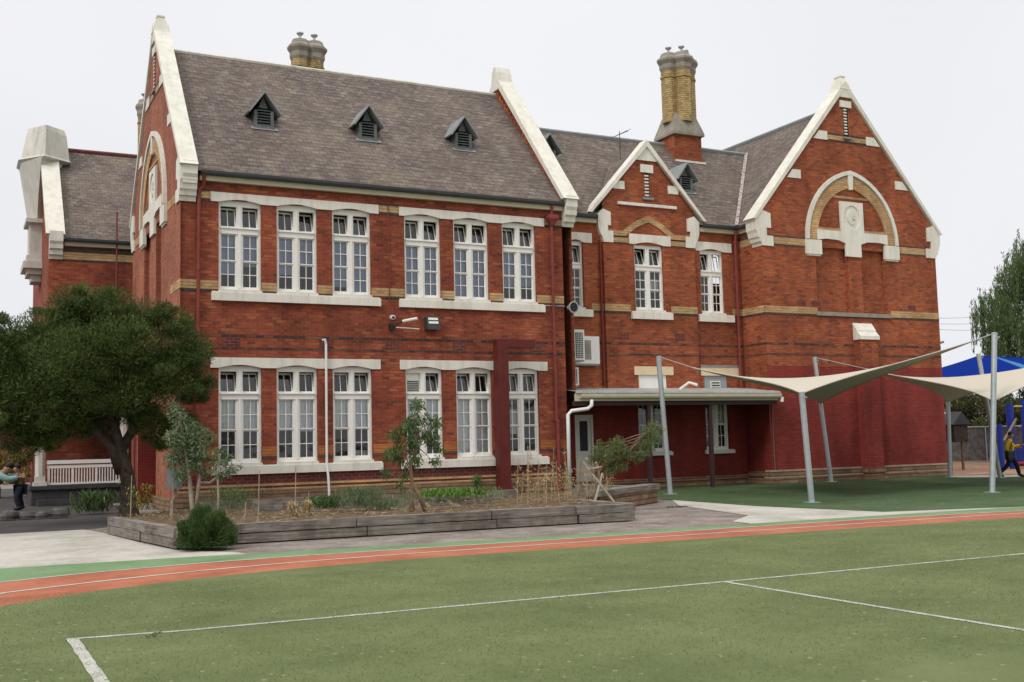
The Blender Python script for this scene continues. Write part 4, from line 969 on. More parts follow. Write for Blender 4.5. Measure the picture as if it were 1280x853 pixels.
# ---- chimneys
def octo(cx, cy, r, z, n=8, ph=PI/8): return [Vector((cx+r*math.cos(ph+2*PI*i/n), cy+r*math.sin(ph+2*PI*i/n), z)) for i in range(n)]
def flue_stack(name, shafts, z0, z1, r, ztop, base=None):
    mb = MB()
    for (x, y) in shafts: mb.loft([octo(x, y, r, z0), octo(x, y, r, z1-.3), octo(x, y, r*1.1, z1-.28), octo(x, y, r*1.1, z1-.2), octo(x, y, r, z1-.18), octo(x, y, r, z1)])
    st = mb.build(name, 'chimb', S)
    mb = MB()
    for k, (x, y) in enumerate(shafts):
        mb.loft([octo(x, y, r*1.02, z1), octo(x, y, r*1.15, z1+.1), octo(x, y, r*1.15, z1+.26), octo(x, y, r*1.42, z1+.4), octo(x, y, r*1.42, z1+.48), octo(x, y, r*1.05, z1+.58+.01*k), octo(x, y, r*.9, z1+.72)])
    mb.build('chimney_crown', 'sooty', st)
    for k, (x, y) in enumerate(shafts[:3]):
        mb = MB(); mb.tube([(x, y, z1+.7), (x, y, z1+.9)], .05, 8); mb.loft([octo(x, y, .06, z1+.9), octo(x, y, .13, z1+.97), octo(x, y, .13, z1+1.0)]); mb.build('flue_cowl', 'galv', st)
    return st
cm = flue_stack('chimney', [(24.86, 34.4), (25.25, 34.08), (25.68, 34.4), (25.25, 34.8)], 13.9, 15.95, .34, 16.9)
mb = MB()
rings = [[Vector((x, y, z)) for x, y in ((25.25-w, 34.45-d), (25.25+w, 34.45-d), (25.25+w, 34.45+d), (25.25-w, 34.45+d))] for z, w, d in ((13.32, .72, .68), (13.42, .72, .68), (13.75, .6, .6), (14.2, .46, .46))]
mb.loft(rings); mb.build('chimney_skirt', 'sooty', cm)
mb = MB(); mb.box(24.62, 25.9, 33.9, 35.0, 11.5, 13.32); mb.build('chimney_base', 'brick_o', cm)
mb = MB(); mb.box(24.6, 26.0, 33.78, 33.9, 12.22, 12.3); mb.build('chimney_flashing', 'white', cm)
flue_stack('chimney', [(10.66, 36.5), (11.17, 36.5)], 11.5, 15.12, .32, 16)
flue_stack('chimney', [(6.85, 46.0)], 12, 15.3, .25, 16)
# ---- rendered turret stack on the far block
def hexr(xa, xb, ya, yb, z):   # plan ring: diamond ended block
    xm = (xa+xb)/2; ym = (ya+yb)/2
    L_ = yb-ya; xm = xa+.45*(xb-xa)
    return [Vector((xm, ya, z)), Vector((xb, ya+.22*L_, z)), Vector((xb, yb-.22*L_, z)), Vector((xm, yb, z)), Vector((xa, yb-.3*L_, z)), Vector((xa, ya+.3*L_, z))]
mb = MB()
rg = []
for z, xa, xb, ya, yb in ((13.9, 2.42, 3.66, 43.55, 46.3), (13.72, 2.38, 3.72, 43.5, 46.35), (13.68, 2.36, 3.74, 43.5, 46.35), (12.72, 2.2, 3.85, 43.35, 46.5), (12.64, 2.08, 3.9, 43.25, 46.6), (12.54, 2.18, 3.6, 43.4, 46.4), (11.4, 2.36, 3.3, 44.0, 46.0), (10.45, 2.5, 3.1, 44.4, 45.6)):
    rg.append(hexr(xa, xb, ya, yb, z))
mb.loft(list(reversed(rg)))
tu = mb.build('rendered_stack', 'turret', S, fixn=True)
mb = MB()
for (z0, z1, xa, ya, yb) in ((10.3, 10.45, 2.38, 44.2, 45.8), (9.05, 10.3, 2.52, 44.4, 45.6), (8.8, 9.05, 2.42, 44.25, 45.75), (8.55, 8.8, 2.3, 44.1, 45.9), (8.35, 8.55, 2.45, 44.3, 45.7), (8.1, 8.35, 2.6, 44.5, 45.5)):
    mb.box(xa, XLB+.05, ya, yb, z0, z1)
mb.build('stack_pilaster', 'turret', tu)
# rooftop antenna and hatch on middle roof
mb = MB(); p = on_slope(776, 215, 30.85, 9.1, 1.053); mb.tube([p, p+Vector((0, 0, 1.5))], .015, 5); mb.tube([p+Vector((-.3, 0, 1.25)), p+Vector((.45, .1, 1.6))], .012, 5)
for k in range(4): q = p+Vector((-.2+.18*k, 0, 1.3+.09*k)); mb.tube([q-Vector((0, .25, 0)), q+Vector((0, .25, 0))], .008, 4)
o = mb.build('roof_antenna', 'gutter'); rebase(o, p); tag(o, 'thin dark aerial standing on the slate roof left of the small gable', 'aerial')

# ================================================================ PORCH on the left
porch = empty('porch', (3.9, 38.4, 0), 'open porch with white columns and balustrade on a dark bluestone base behind the big tree', 'porch')
mb = MB(); mb.box(2.35, XL, 38.2, YLB, 0, .5); mb.box(2.28, XL, 38.12, YLB, .5, .62); mb.box(2.5, 4.5, 37.7, 38.2, 0, .18); mb.build('base', 'basalt', porch)
def column(x, y, z0, z1):
    mb = MB(); mb.box(x-.2, x+.2, y-.2, y+.2, z0, z0+.12); mb.box(x-.15, x+.15, y-.15, y+.15, z0+.12, z0+.3); mb.loft([octo(x, y, .16, z0+.3), octo(x, y, .14, z1-.3), octo(x, y, .13, z1-.25)]); mb.box(x-.17, x+.17, y-.17, y+.17, z1-.25, z1)
    mb.build('column', 'turret', porch)
column(2.6, 38.4, .62, 3.15); column(5.15, 38.4, .62, 3.15)
mb = MB(); mb.box(2.8, 4.98, 38.32, 38.48, 1.3, 1.42); mb.box(2.8, 4.98, 38.35, 38.45, 1.16, 1.26); mb.box(2.8, 4.98, 38.35, 38.45, .64, .7)
x = 2.82; k = 0
while x < 4.95:
    w = .07 if k % 8 == 0 else .03; mb.box(x, x+w, 38.36, 38.44, .7, 1.16); x += w+.055; k += 1
mb.build('balustrade', 'paint', porch)
mb = MB(); mb.add([(2.2, 38.0, 3.2), (XL, 38.0, 3.2), (XL, YLB, 4.1), (2.2, YLB, 4.1)], [(0, 1, 2, 3)]); mb.add([(2.2, 38.0, 3.15), (2.2, YLB, 4.05), (XL, YLB, 4.05), (XL, 38, 3.15)], [(0, 1, 2, 3)]); mb.build('porch_roof', 'slate', porch)
mb = MB(); mb.box(2.3, XL, 38.1, 38.25, 2.98, 3.18); mb.build('beam', 'turret', porch)

# ================================================================ VERANDAH
ver = empty('verandah', (21, 30, 0), 'low lean-to verandah with corrugated roof and cream gutter along the dark red wall', 'verandah')
YV = 29.45; XV0, XV1 = 17.2, 25.35
mb = MB(); n = 240
for i in range(n):
    xa, xb = XV0+(XV1-XV0)*i/n, XV0+(XV1-XV0)*(i+1)/n; za, zb = .018*math.cos(i*PI*.62), .018*math.cos((i+1)*PI*.62)
    mb.add([(xa, YV-.12, 3.15+za), (xb, YV-.12, 3.15+zb), (xb, YM, 3.36+zb), (xa, YM, 3.36+za)], [(0, 1, 2, 3)])
    mb.add([(xa, YV-.12, 3.10), (xa, YV-.12, 3.15+za), (xb, YV-.12, 3.15+zb), (xb, YV-.12, 3.10)], [(0, 1, 2, 3)])
mb.build('roof', plain('corrugated iron', (.5, .52, .5), .4, .12, 3, metal=.4), ver)
mb = MB(); mb.fprism(lambda u, zz, n=0: Vector((n, YV-.08+u, 2.95+zz)), [(0, 0), (-.12, 0), (-.14, .05), (-.14, .13), (-.13, .13), (-.11, .03), (0, .03)], XV0+.15, XV1-.05); mb.box(XV0, XV1-.1, YV-.08, YV-.04, 2.86, 3.09); mb.build('gutter', 'fascia', ver, fixn=True)
for x in (20.0, 22.45):
    mb = MB(); mb.box(x-.06, x+.06, YV+.02, YV+.14, 0, 2.9); mb.build('post', 'purple', ver)
mb = MB(); mb.box(XV0, XV1-.1, YV+.0, YV+.1, 2.72, 2.88)
for x in np.arange(17.6, 25.2, .9): mb.box(x, x+.05, YV+.1, YM-.02, 2.86, 2.98)
mb.build('beam', 'purple', ver)
mb = MB(); mb.tube([(17.75, YV-.15, 2.9), (17.75, YV-.15, 2.72), (17.62, YV-.12, 2.62), (17.1, YV-.02, 2.56), (16.98, YV+.0, 2.45), (16.98, YV+.02, .1)], .06, 12); mb.build('downpipe', 'pvc', ver, smooth=True)
mb = MB(); mb.tube([(XV1-.0, YV-.15, 2.97), (XV1-.0, YV-.15, 2.8)], .065, 12); mb.build('gutter_outlet', 'pvc', ver)
mb = MB(); mb.tube([(21.9, 30.4, 3.28), (22.15, 30.2, 3.5), (22.3, 29.95, 3.4)], .05, 10); mb.build('roof_pipe', 'pvc', ver)
mb = MB(); mb.tube([(XB+.1, YF-.03, 2.78), (XB+.12, YF-.03, .3)], .02, 6); mb.build('pipe', 'barkb', ver)
mb = MB(); mb.box(17.25, 19.9, 30.1, 31.0, 0, .13); o = mb.build('door_step', 'concrete'); rebase(o, (18.5, 30.5, 0)); tag(o, 'low pale concrete step below the white door', 'step')

# ================================================================ wall fixtures
def acunit(x0, x1, y0, y1, z0, z1, face, label):
    o = empty('air_conditioner', ((x0+x1)/2, (y0+y1)/2, z0), label, 'air conditioner', 'air conditioning units on the wall')
    mb = MB(); mb.box(x0, x1, y0, y1, z0, z1); mb.build('casing', 'acw', o)
    mb = MB()
    if face == 'fan':
        cx, cz = x0+(x1-x0)*.33, (z0+z1)/2; r = min((x1-x0)*.33, (z1-z0)*.36)
        mb.fprism(lambda u, z, n=0: Vector((u, y0-n, z)), [(cx-r, cz-r), (cx+r, cz-r), (cx+r, cz+r), (cx-r, cz+r)], 0, .01); mb.build('fan_recess', 'sooty', o, fixn=True)
        mb = MB()
        for k in range(1, 6): 
            rr = r*k/6+.02; mb.tube([(cx+rr*math.cos(a), y0-.025, cz+rr*math.sin(a)) for a in np.linspace(0, 2*PI, 20)], .007, 4)
        mb.build('fan_guard', 'grey', o)
    else:
        n = int((z1-z0-.1)/.06)
        for i in range(n):
            zz = z0+.06+i*.06
            mb.box(x0+.1, x1-.06, y0-.008, y0, zz, zz+.042)
        mb.build('coil_grille', 'navy', o)
        mb = MB()
        for k in range(1, 5): xx = x0+.1+(x1-x0-.16)*k/5; mb.box(xx-.006, xx+.006, y0-.014, y0-.008, z0+.06, z1-.06)
        mb.build('grille_rib', 'acw', o)
    mb = MB(); mb.box(x0, x1, y0+.05, y0+.09, z0-.05, z0); mb.box(x0, x1, y1-.09, y1-.05, z0-.05, z0); mb.build('bracket', 'grey', o)
    return o
acunit(17.72, 18.16, 30.3, 30.62, 4.22, 5.2, 'coil', 'narrow white air conditioner with dark slatted coil, nearest the wall corner, above the other two')
acunit(18.02, 18.98, 30.72, 31.04, 4.14, 5.04, 'fan', 'wide white air conditioner with round fan grille and red brick behind')
acunit(17.6, 18.06, 30.55, 30.85, 3.42, 4.0, 'coil', 'small slatted air conditioner just above the verandah roof')
def mk(name, mat, fn, base, label, cat, group=None, smooth=False):
    mb = MB(); fn(mb); o = mb.build(name, mat, smooth=smooth, fixn=True); rebase(o, base); tag(o, label, cat, group); return o
fl = empty('floodlight', (12.55, 29.7, 5.1), 'square double floodlight with two pale lamps on the brick wall', 'light')
mb = MB(); mb.add([(12.38, 29.5, 4.98), (12.78, 29.5, 4.98), (12.78, 29.62, 5.38), (12.38, 29.62, 5.38), (12.38, 29.78, 4.98), (12.78, 29.78, 4.98), (12.78, 29.78, 5.38), (12.38, 29.78, 5.38)], [(0, 1, 2, 3), (7, 6, 5, 4), (0, 4, 5, 1), (1, 5, 6, 2), (2, 6, 7, 3), (3, 7, 4, 0)]); mb.build('housing', 'gutter', fl)
for za in (5.16, 5.27):
    mb = MB(); f = lambda z: 29.5+(z-4.98)*.3-.012
    mb.add([(12.43, f(za), za), (12.74, f(za), za), (12.74, f(za+.07), za+.07), (12.43, f(za+.07), za+.07)], [(0, 1, 2, 3)]); mb.build('lens', 'acw', fl)
ll = empty('wall_lamp', (11.4, 29.75, 5.0), 'twin armed wall lamp with slim pale head, left of the floodlight', 'light')
mb = MB(); mb.box(11.28, 11.4, 29.7, 29.8, 4.95, 5.15); mb.tube([(11.36, 29.7, 5.05), (11.6, 29.45, 5.2)], .02, 6); mb.build('mount', 'blackm', ll)
mb = MB(); mb.tube([(11.58, 29.47, 5.19), (11.95, 29.25, 5.26)], .045, 8); mb.build('lamp_head', 'acw', ll); mb = MB(); mb.tube([(11.45, 29.65, 5.03), (12.1, 29.5, 4.98)], .018, 6); mb.build('rod', 'acw', ll)
def cctv(x, y, z, label):
    o = empty('security_camera', (x, y, z), label, 'camera')
    mb = MB(); mb.tube([(x, y, z), (x, y-.1, z)], [.075, .07], 12); mb.build('housing', 'acw', o); mb = MB(); mb.tube([(x, y-.1, z-.01), (x, y-.13, z-.01)], .04, 12); mb.build('lens', 'blackm', o)
cctv(11.38, 29.8, 5.33, 'small round security camera on the brick wall just above the twin armed lamp')
hs_ = empty('horn_speaker', (17.1, 29.6, 5.78), 'grey horn loudspeaker at the corner of the brick wall below the narrow window', 'speaker')
mb = MB(); c0 = Vector((17.2, 29.62, 5.8)); d = Vector((.1, -1, -.05)).normalized(); mb.tube([c0, c0+d*.1, c0+d*.25, c0+d*.3], [.06, .09, .17, .19], 16); mb.build('horn', 'grey', hs_)
mb = MB(); mb.tube([c0+d*.301, c0+d*.305], .145, 16); mb.build('throat', 'blackm', hs_); mb = MB(); mb.tube([(16.3, 29.77, 5.86), (17.15, 29.75, 5.86)], .015, 5); mb.build('cable', 'grey', hs_)
o = mk('street_light_arm', 'grey', lambda m_: (m_.tube([(XW, 31, 4.95), (XW+.5, 31, 5.0)], .02, 6), m_.tube([(XW+.45, 31, 4.97), (XW+1.3, 30.8, 5.2)], .05, 8)), (XW, 31, 4.95), 'slim grey lamp arm sticking out past the right end of the brick wing', 'light')
# maroon steel frame
o = mk('steel_frame', 'steelm', lambda m_: (m_.box(14.48, 14.84, 29.2, 29.5, .12, 4.72), m_.box(14.84, 15.76, 29.2, 29.5, 4.47, 4.72), m_.box(14.45, 15.0, 29.1, 29.6, 0, .12)), (14.66, 29.35, 0), 'maroon upside down L shaped steel post standing against the windows', 'steel post')

# ================================================================ SHADE SAILS
PT = {}
def post(key, base, topx, topy, label, Yt=None, r=.074, top_extra=0):
    b = Vector(base); t = at(topx, topy, Y=Yt if Yt else b.y); PT[key] = (b, t)
    mb = MB(); mb.tube([b, t], r, 14); o = empty('shade_post', b, label, 'post', 'galvanised posts holding the shade sails'); mb.build('shaft', 'galv', o, smooth=False)
    mb = MB(); mb.tube([t-(t-b).normalized()*.02, t+(t-b).normalized()*.02], r*1.06, 14); mb.tube([t-(t-b).normalized()*.12+Vector((0, -r*1.3, 0)), t-(t-b).normalized()*.12+Vector((0, -r*2.2, 0))], .02, 6); mb.build('cap', 'galv', o)
    mb = MB(); mb.box(b.x-.15, b.x+.15, b.y-.15, b.y+.15, 0, .02); mb.build('base_plate', 'galv', o)
post('A', (18.97, 27.0, 0), 823, 446, 'leaning grey steel post in front of the verandah, at the end of the low wall')
post('B', (18.6, 20.6, 0), 1002, 491, 'short leaning grey post under the near low corner of the left cream sail')
post('C', (27.38, 29.3, 0), 1018, 447, 'grey post leaning against the painted red wall between the two cream sails')
post('D', (24.6, 20.35, 0), 1243, 417, 'tallest grey post, nearest on the right, standing in green turf')
post('E', (32.2, 28.4, 0), 1185, 503, 'short grey post just right of the red wall corner')
post('F', (32.6, 26.6, 0), 1223, 443, 'leaning grey post behind the tallest one')
def sail(corners, label, sag=.11, mat='sail', n=24, name='shade_sail', cat='shade sail', group=None, arch=0.0):
    A, B, D, Cc = [Vector(c) for c in corners]     # order round: A,B,D,C
    mb = MB(); V = []
    def P(s, t):
        # concave edges: pull param toward the centre
        ss = .5+(s-.5)*(1-sag*4*t*(1-t)); tt = .5+(t-.5)*(1-sag*4*s*(1-s))
        return A*(1-ss)*(1-tt)+B*ss*(1-tt)+D*ss*tt+Cc*(1-ss)*tt
    for i in range(n+1):
        for j in range(n+1): V.append(P(i/n, j/n))
    F_ = [(i*(n+1)+j, (i+1)*(n+1)+j, (i+1)*(n+1)+j+1, i*(n+1)+j+1) for i in range(n) for j in range(n)]
    root = empty(name, (A+B+D+Cc)/4, label, cat, group)
    mb.add(V, F_); mb.build('cloth', mat, root, smooth=True)
    mb = MB()
    for e_ in ([P(k/n, 0) for k in range(n+1)], [P(k/n, 1) for k in range(n+1)], [P(0, k/n) for k in range(n+1)], [P(1, k/n) for k in range(n+1)]): mb.tube(e_, .018, 5)
    mb.build('edge_cable', mat, root); return root
tA, tB, tC, tD, tE, tF = [PT[k][1] for k in 'ABCDEF']
cC = PT['C'][0].lerp(PT['C'][1], .63)
cab = MB()
A2 = tA.lerp((tB+cC)/2, .22)+Vector((0, 0, -.05)); D2 = tD.lerp(tB.lerp(cC, .4), .1)
s1 = sail([A2, tB+Vector((-.0, 0, -.02)), D2, cC], 'left cream shade sail, twisted, strung in front of the painted red wall')
mb = MB(); mb.tube([tA, A2], .012, 5); mb.tube([tD, D2], .012, 5); mb.build('stay_cable', 'galv', s1)
lowD = PT['D'][0].lerp(PT['D'][1], .57)
C2 = tC.lerp(tE, .3)+Vector((0, -.5, .05))
far = Vector((33.5, 19.5, 4.9))
s2 = sail([C2, tE, far, lowD], 'right cream shade sail running out of the picture, behind the tallest post')
mb = MB(); mb.tube([tC, C2], .012, 5); mb.build('stay_cable', 'galv', s2)
bsc = [at(1150, 478, Y=38), at(1224, 444, Y=36), at(1330, 462, Y=38), at(1290, 468, Y=46)]
bs = sail([at(1140, 470, Y=40), at(1223, 445, Y=36), at(1360, 450, Y=40), at(1240, 478, Y=44)], 'royal blue shade sail beyond the cream sails', mat='bluesail', sag=.05)
mb = MB(); a_, b_ = at(1245, 446, Y=36), at(1300, 462, Y=36); mb.add([a_, b_, b_+Vector((0, 0, -.28)), a_+Vector((0, 0, -.06))], [(0, 1, 2, 3)]); mb.build('light_trim', 'cyan', bs)

# ================================================================ PLANTER
HP = .34
pl = empty('timber_planter', (7.5, 20.5, 0), 'long low raised bed of grey weathered timber sleepers in front of the school', 'planter')
def sleeper(a, b, z0, z1, w=.2, gap=.012):
    a = Vector((*a, 0)); b = Vector((*b, 0)); d = (b-a).normalized(); n = Vector((-d.y, d.x, 0)); o_ = n*random.uniform(-.018, .018)+d*random.uniform(-.01, .01); a += o_; b += o_; z1 += random.uniform(-.006, .008)
    mb = MB(); a = a+d*gap; b = b-d*gap; k = 10; rings = []
    for i in range(k+1):
        c = a.lerp(b, i/k); j = lambda s=.008: random.uniform(-s, s)
        rings.append([c+n*0+Vector((0, 0, z0+.012)), c+n*w+Vector((0, 0, z0+.012)), c+n*(w+j())+Vector((0, 0, z1+j(.006))), c+n*j()+Vector((0, 0, z1+j(.006)))])
    mb.loft([list(reversed(r)) for r in rings]); mb.build('sleeper', 'sleeper', pl, fixn=True, td=d)
front = [(3.3, 18.42), (4.9, 19.0), (6.6, 19.1), (9.0, 19.05), (11.0, 18.85), (12.3, 18.52)]
front = [(3.32, 18.45), (4.5, 18.95)]
ft = [4.42, 6.55, 9.2, 11.0, 12.3]; fb = [4.42, 6.75, 9.3, 11.05, 12.3]
def fy(x): return float(np.interp(x, [3.35, 4.4, 6.0, 8.2, 10.4, 12.4], [18.85, 19.15, 19.1, 19.0, 18.92, 18.75]))
sleeper((3.36, fy(3.36)), (4.42, fy(4.42)), 0, HP/2); sleeper((3.36, fy(3.36)), (4.42, fy(4.42)), HP/2, HP)
for xs_, z0, z1 in ((fb, 0, HP/2), (ft, HP/2, HP)):
    for a, b in zip(xs_[:-1], xs_[1:]): sleeper((a, fy(a)), (b, fy(b)), z0, z1)
for (y0, y1) in ((23.4, 21.0), (21.0, 18.9)):
    for z0, z1 in ((0, HP/2), (HP/2, HP)):
        f = lambda y: 2.85+(23.4-y)*.11
        sleeper((f(y0), y0), (f(y1), y1), z0, z1)
sleeper((12.32, 18.76), (12.5, 21.2), 0, HP/2); sleeper((12.32, 18.76), (12.5, 21.2), HP/2, HP)
for a, b in (((6.0, 24.3), (8.6, 24.0)), ((8.8, 23.4), (11.2, 23.1)), ((9.5, 25.6), (13.0, 25.2)), ((5.2, 26.6), (8.3, 26.3))):
    sleeper(a, b, .2, .42, .16)
soil = MB()
sp = [(3.0, 23.4), (3.5, 19.0), (4.45, 19.28), (6.6, 19.26), (9.2, 19.14), (11, 19.04), (12.3, 18.9), (12.5, 21.3), (16.2, 26.3), (16.9, 29.6), (5.5, 29.6), (3.6, 27.5)]
nx_, ny_ = 70, 60
import mathutils
def inside(x, y, poly):
    c = False; j = len(poly)-1
    for i in range(len(poly)):
        xi, yi = poly[i]; xj, yj = poly[j]
        if (yi > y) != (yj > y) and x < (xj-xi)*(y-yi)/(yj-yi)+xi: c = not c
        j = i
    return c
poly = [Vector((x, y, 0)) for x, y in sp]
mb = MB(); tris = tessellate_polygon([poly]); mb.add([(x, y, .27 if y < 24 else .12) for x, y in sp], [tuple(t) for t in tris]); o = mb.build('garden_soil', 'soil', fixn=True); o['kind'] = 'structure'
# timber retaining wall at right of bed
mb = MB(); o = empty('low_wall', (14.6, 22.5, 0), 'low stone edged garden wall with timber top behind the sleepers, near the leaning post', 'low wall')
def wseg(a, b, z0, z1, w, name, mat):
    a = Vector((*a, 0)); b = Vector((*b, 0)); d = (b-a).normalized(); n = Vector((-d.y, d.x, 0)); mb = MB()
    mb.add([a+Vector((0, 0, z0)), b+Vector((0, 0, z0)), b+n*w+Vector((0, 0, z0)), a+n*w+Vector((0, 0, z0)), a+Vector((0, 0, z1)), b+Vector((0, 0, z1)), b+n*w+Vector((0, 0, z1)), a+n*w+Vector((0, 0, z1))], [(3, 2, 1, 0), (4, 5, 6, 7), (0, 1, 5, 4), (1, 2, 6, 5), (2, 3, 7, 6), (3, 0, 4, 7)])
    mb.build(name, mat, o, td=d)
wseg((13.3, 21.7), (16.4, 23.9), 0, .34, .35, 'stone_course', 'stone'); wseg((13.25, 21.6), (16.45, 23.87), .34, .47, .45, 'timber_top', 'sleeper'); wseg((16.4, 23.9), (16.2, 27.3), 0, .4, .3, 'return_wall', 'sleeper')

# ================================================================ VEGETATION
def limb(mb, p0, p1, r0, r1, k=6, wob=.08):
    p0, p1 = Vector(p0), Vector(p1); L = (p1-p0).length; pts = []; rs = []
    for i in range(k+1):
        t = i/k; w = Vector((random.uniform(-1, 1), random.uniform(-1, 1), random.uniform(-.3, .3)))*wob*L*math.sin(PI*t)
        pts.append(p0.lerp(p1, t)+w); rs.append(r0+(r1-r0)*t)
    mb.tube(pts, rs, 9); return pts
def tree(name, base, label, trunk_h, trunk_r, clumps, mat, bark, per=900, ln=.12, wd=.03, droop=0.0, cat='tree', lean=(0, 0), group=None, branches=None, spray=0, rad=.45):
    b = Vector(base); root = empty(name, b, label, cat, group)
    mb = MB(); top = b+Vector((lean[0], lean[1], trunk_h)); limb(mb, b-Vector((0, 0, .05)), top, trunk_r*1.25, trunk_r*.7, 8, .05)
    for c in (branches or clumps):
        limb(mb, b.lerp(top, random.uniform(.65, 1)), Vector(c[:3]), trunk_r*.45, trunk_r*.08, 5, .1)
    mb.build('trunk', bark, root, smooth=True)
    P, D = blobpts(clumps, per, rad)
    if droop: D = D*(1-droop)+np.array([0, 0, -1.0])*droop+RNG.normal(size=D.shape)*.15
    else: D = D+RNG.normal(size=D.shape)*.5+np.array([0, 0, .2])
    leaves('crown', P, D, ln, wd, mat, root); return root
# big dark tree on the left
Yt = 27.0
cl_ = []
def cpx(px, py, r, dy=0, f=1.0, ry=None):
    p = at(px, py, Y=Yt+dy); s = r/1372.77*(Yt+dy)*1.15
    cl_.append((p.x, p.y, p.z, s*f, (ry or s), s*.8))
for a in ((60, 420, 38, 0), (100, 385, 34, .4), (140, 380, 26, -.3), (35, 450, 40, .3), (90, 450, 45, -.9), (180, 400, 30, .2), (150, 430, 42, -.8), (215, 405, 26, 0), (225, 440, 36, -.4), (200, 480, 38, -.6), (240, 480, 28, 0), (150, 490, 34, -.8),
          (100, 490, 40, -.5), (50, 500, 42, -.3), (10, 490, 42, 0), (-30, 450, 45, .2), (-40, 500, 45, -.3), (5, 425, 32, .5), (225, 530, 24, .2), (190, 525, 22, -.2), (60, 540, 24, .2), (15, 535, 26, 0), (110, 525, 22, .4), (245, 440, 22, .1), (95, 528, 26, .3), (135, 512, 26, .5), (60, 548, 20, .2), (205, 545, 22, .3), (232, 548, 20, 0), (170, 515, 22, .6), (30, 555, 20, .2), (-15, 405, 22, .6), (120, 405, 34, 1.2), (60, 470, 40, 1.2), (180, 460, 40, 1.0)): cpx(*a)
rt = empty('broadleaf_tree', (3.95, 27.3, 0), 'large dense dark green tree with thick brown trunk in front of the left gable', 'tree')
sub = []
for c in cl_:
    for k in range(9):
        d = RNG.normal(size=3); d /= np.linalg.norm(d); rr = RNG.uniform(.55, 1.05); s = RNG.uniform(.2, .38)
        sub.append((c[0]+d[0]*c[3]*rr, c[1]+d[1]*c[4]*rr, c[2]+d[2]*c[5]*rr, c[3]*s, c[4]*s, c[5]*s*.8))
P1, D1 = blobpts(cl_, 12000, .6); P2, D2_ = blobpts(sub, 60000, .6)
P = np.concatenate([P1, P2]); D = np.concatenate([D1, D2_]); D = D*.6+RNG.normal(size=D.shape)*.4+np.array([0, 0, .35])
print('tree leaves', len(P))
leaves('crown', P, D, .11, .018, 'leaf_dark', rt)
mb = MB()
def T(px, py, dy=0): return at(px, py, Y=27.3+dy)
mb.tube([T(160, 655), T(161, 640), T(162, 620), T(160, 600), T(155, 580), T(149, 560), T(143, 535), T(140, 515)], [.27, .23, .19, .17, .16, .14, .12, .1], 12)
mb.tube([T(152, 590, .05), T(140, 560, -.1), T(120, 540, -.2), T(100, 505, -.2), T(85, 470)], [.16, .11, .08, .06, .04], 9)
mb.tube([T(150, 565, .05), T(170, 530, .1), T(190, 490, .1), T(210, 450)], [.13, .09, .07, .04], 9)
mb.tube([T(141, 520), T(140, 480), T(135, 430), T(125, 390)], [.11, .08, .06, .03], 9)
mb.tube([T(143, 545), T(120, 528), T(90, 524), T(55, 528), T(30, 540)], [.08, .06, .04, .03, .015], 7)
for k in range(26):
    a = random.choice(cl_); p0 = T(random.uniform(120, 165), random.uniform(480, 540)); limb(mb, p0, Vector(a[:3]), .035, .008, 5, .08)
mb.build('trunk', 'bark', rt, smooth=True)

# saplings in the bed
def px_tree(name, label, Y, base, trunk, clumps, mat, bark, per, ln, wd, r0=.035, droop=.35, cat='tree', extra=()):
    b = at(*base, Y=Y); b.z = max(b.z, 0.0); root = empty(name, b, label, cat)
    mb = MB()
    for tr in trunk:
        pts = [at(x, y, Y=Y+(q[0] if q else 0)) for x, y, *q in tr[0]]
        k = len(pts); mb.tube(pts, [tr[1]+(tr[2]-tr[1])*i/(k-1) for i in range(k)], 8)
    cc = []
    for (x, y, r, dy) in clumps:
        p = at(x, y, Y=Y+dy); s = r/1372.77*Y*1.15; cc.append((p.x, p.y, p.z, s, s, s*.95))
        q0 = at(trunk[0][0][-1][0], trunk[0][0][-1][1], Y=Y); limb(mb, q0.lerp(at(trunk[0][0][len(trunk[0][0])//2][0], trunk[0][0][len(trunk[0][0])//2][1], Y=Y), random.random()*.6), p, .014, .004, 4, .08)
    mb.build('trunk', bark, root, smooth=True)
    P, D = blobpts(cc, per, .6); D = D*(1-droop)+np.array([0, 0, -1.0])*droop+RNG.normal(size=D.shape)*.35
    leaves('crown', P, D, ln, wd, mat, root); return root
px_tree('young_eucalypt', 'slender grey leaved young tree with two pale stems beside the big dark tree', 22.6, (240, 652), [([(242, 655), (240, 630), (237, 600), (233, 570), (228, 540), (225, 515)], .055, .02), ([(243, 645), (248, 610), (252, 580), (255, 550)], .045, .018)],
        [(222, 520, 11, 0), (232, 535, 14, .1), (218, 548, 12, -.1), (245, 545, 15, 0), (232, 560, 16, .1), (250, 565, 13, -.1), (216, 575, 11, .1), (240, 580, 13, 0), (262, 548, 9, 0), (225, 595, 9, 0), (216, 508, 7, .1), (255, 590, 8, 0)], 'leaf_grey', 'barkp', 26000, .11, .026)
px_tree('small_sapling', 'thin grey green sapling in front of the first lower window', 22.2, (273, 648), [([(273, 650), (273, 620), (272, 590), (275, 570)], .03, .014)],
        [(275, 565, 8, 0), (282, 575, 9, 0), (270, 580, 9, .1), (285, 590, 9, 0), (274, 595, 7, 0), (295, 588, 5, 0), (300, 584, 4, 0), (266, 590, 5, 0)], 'leaf_grey', 'barkp', 30000, .1, .024)
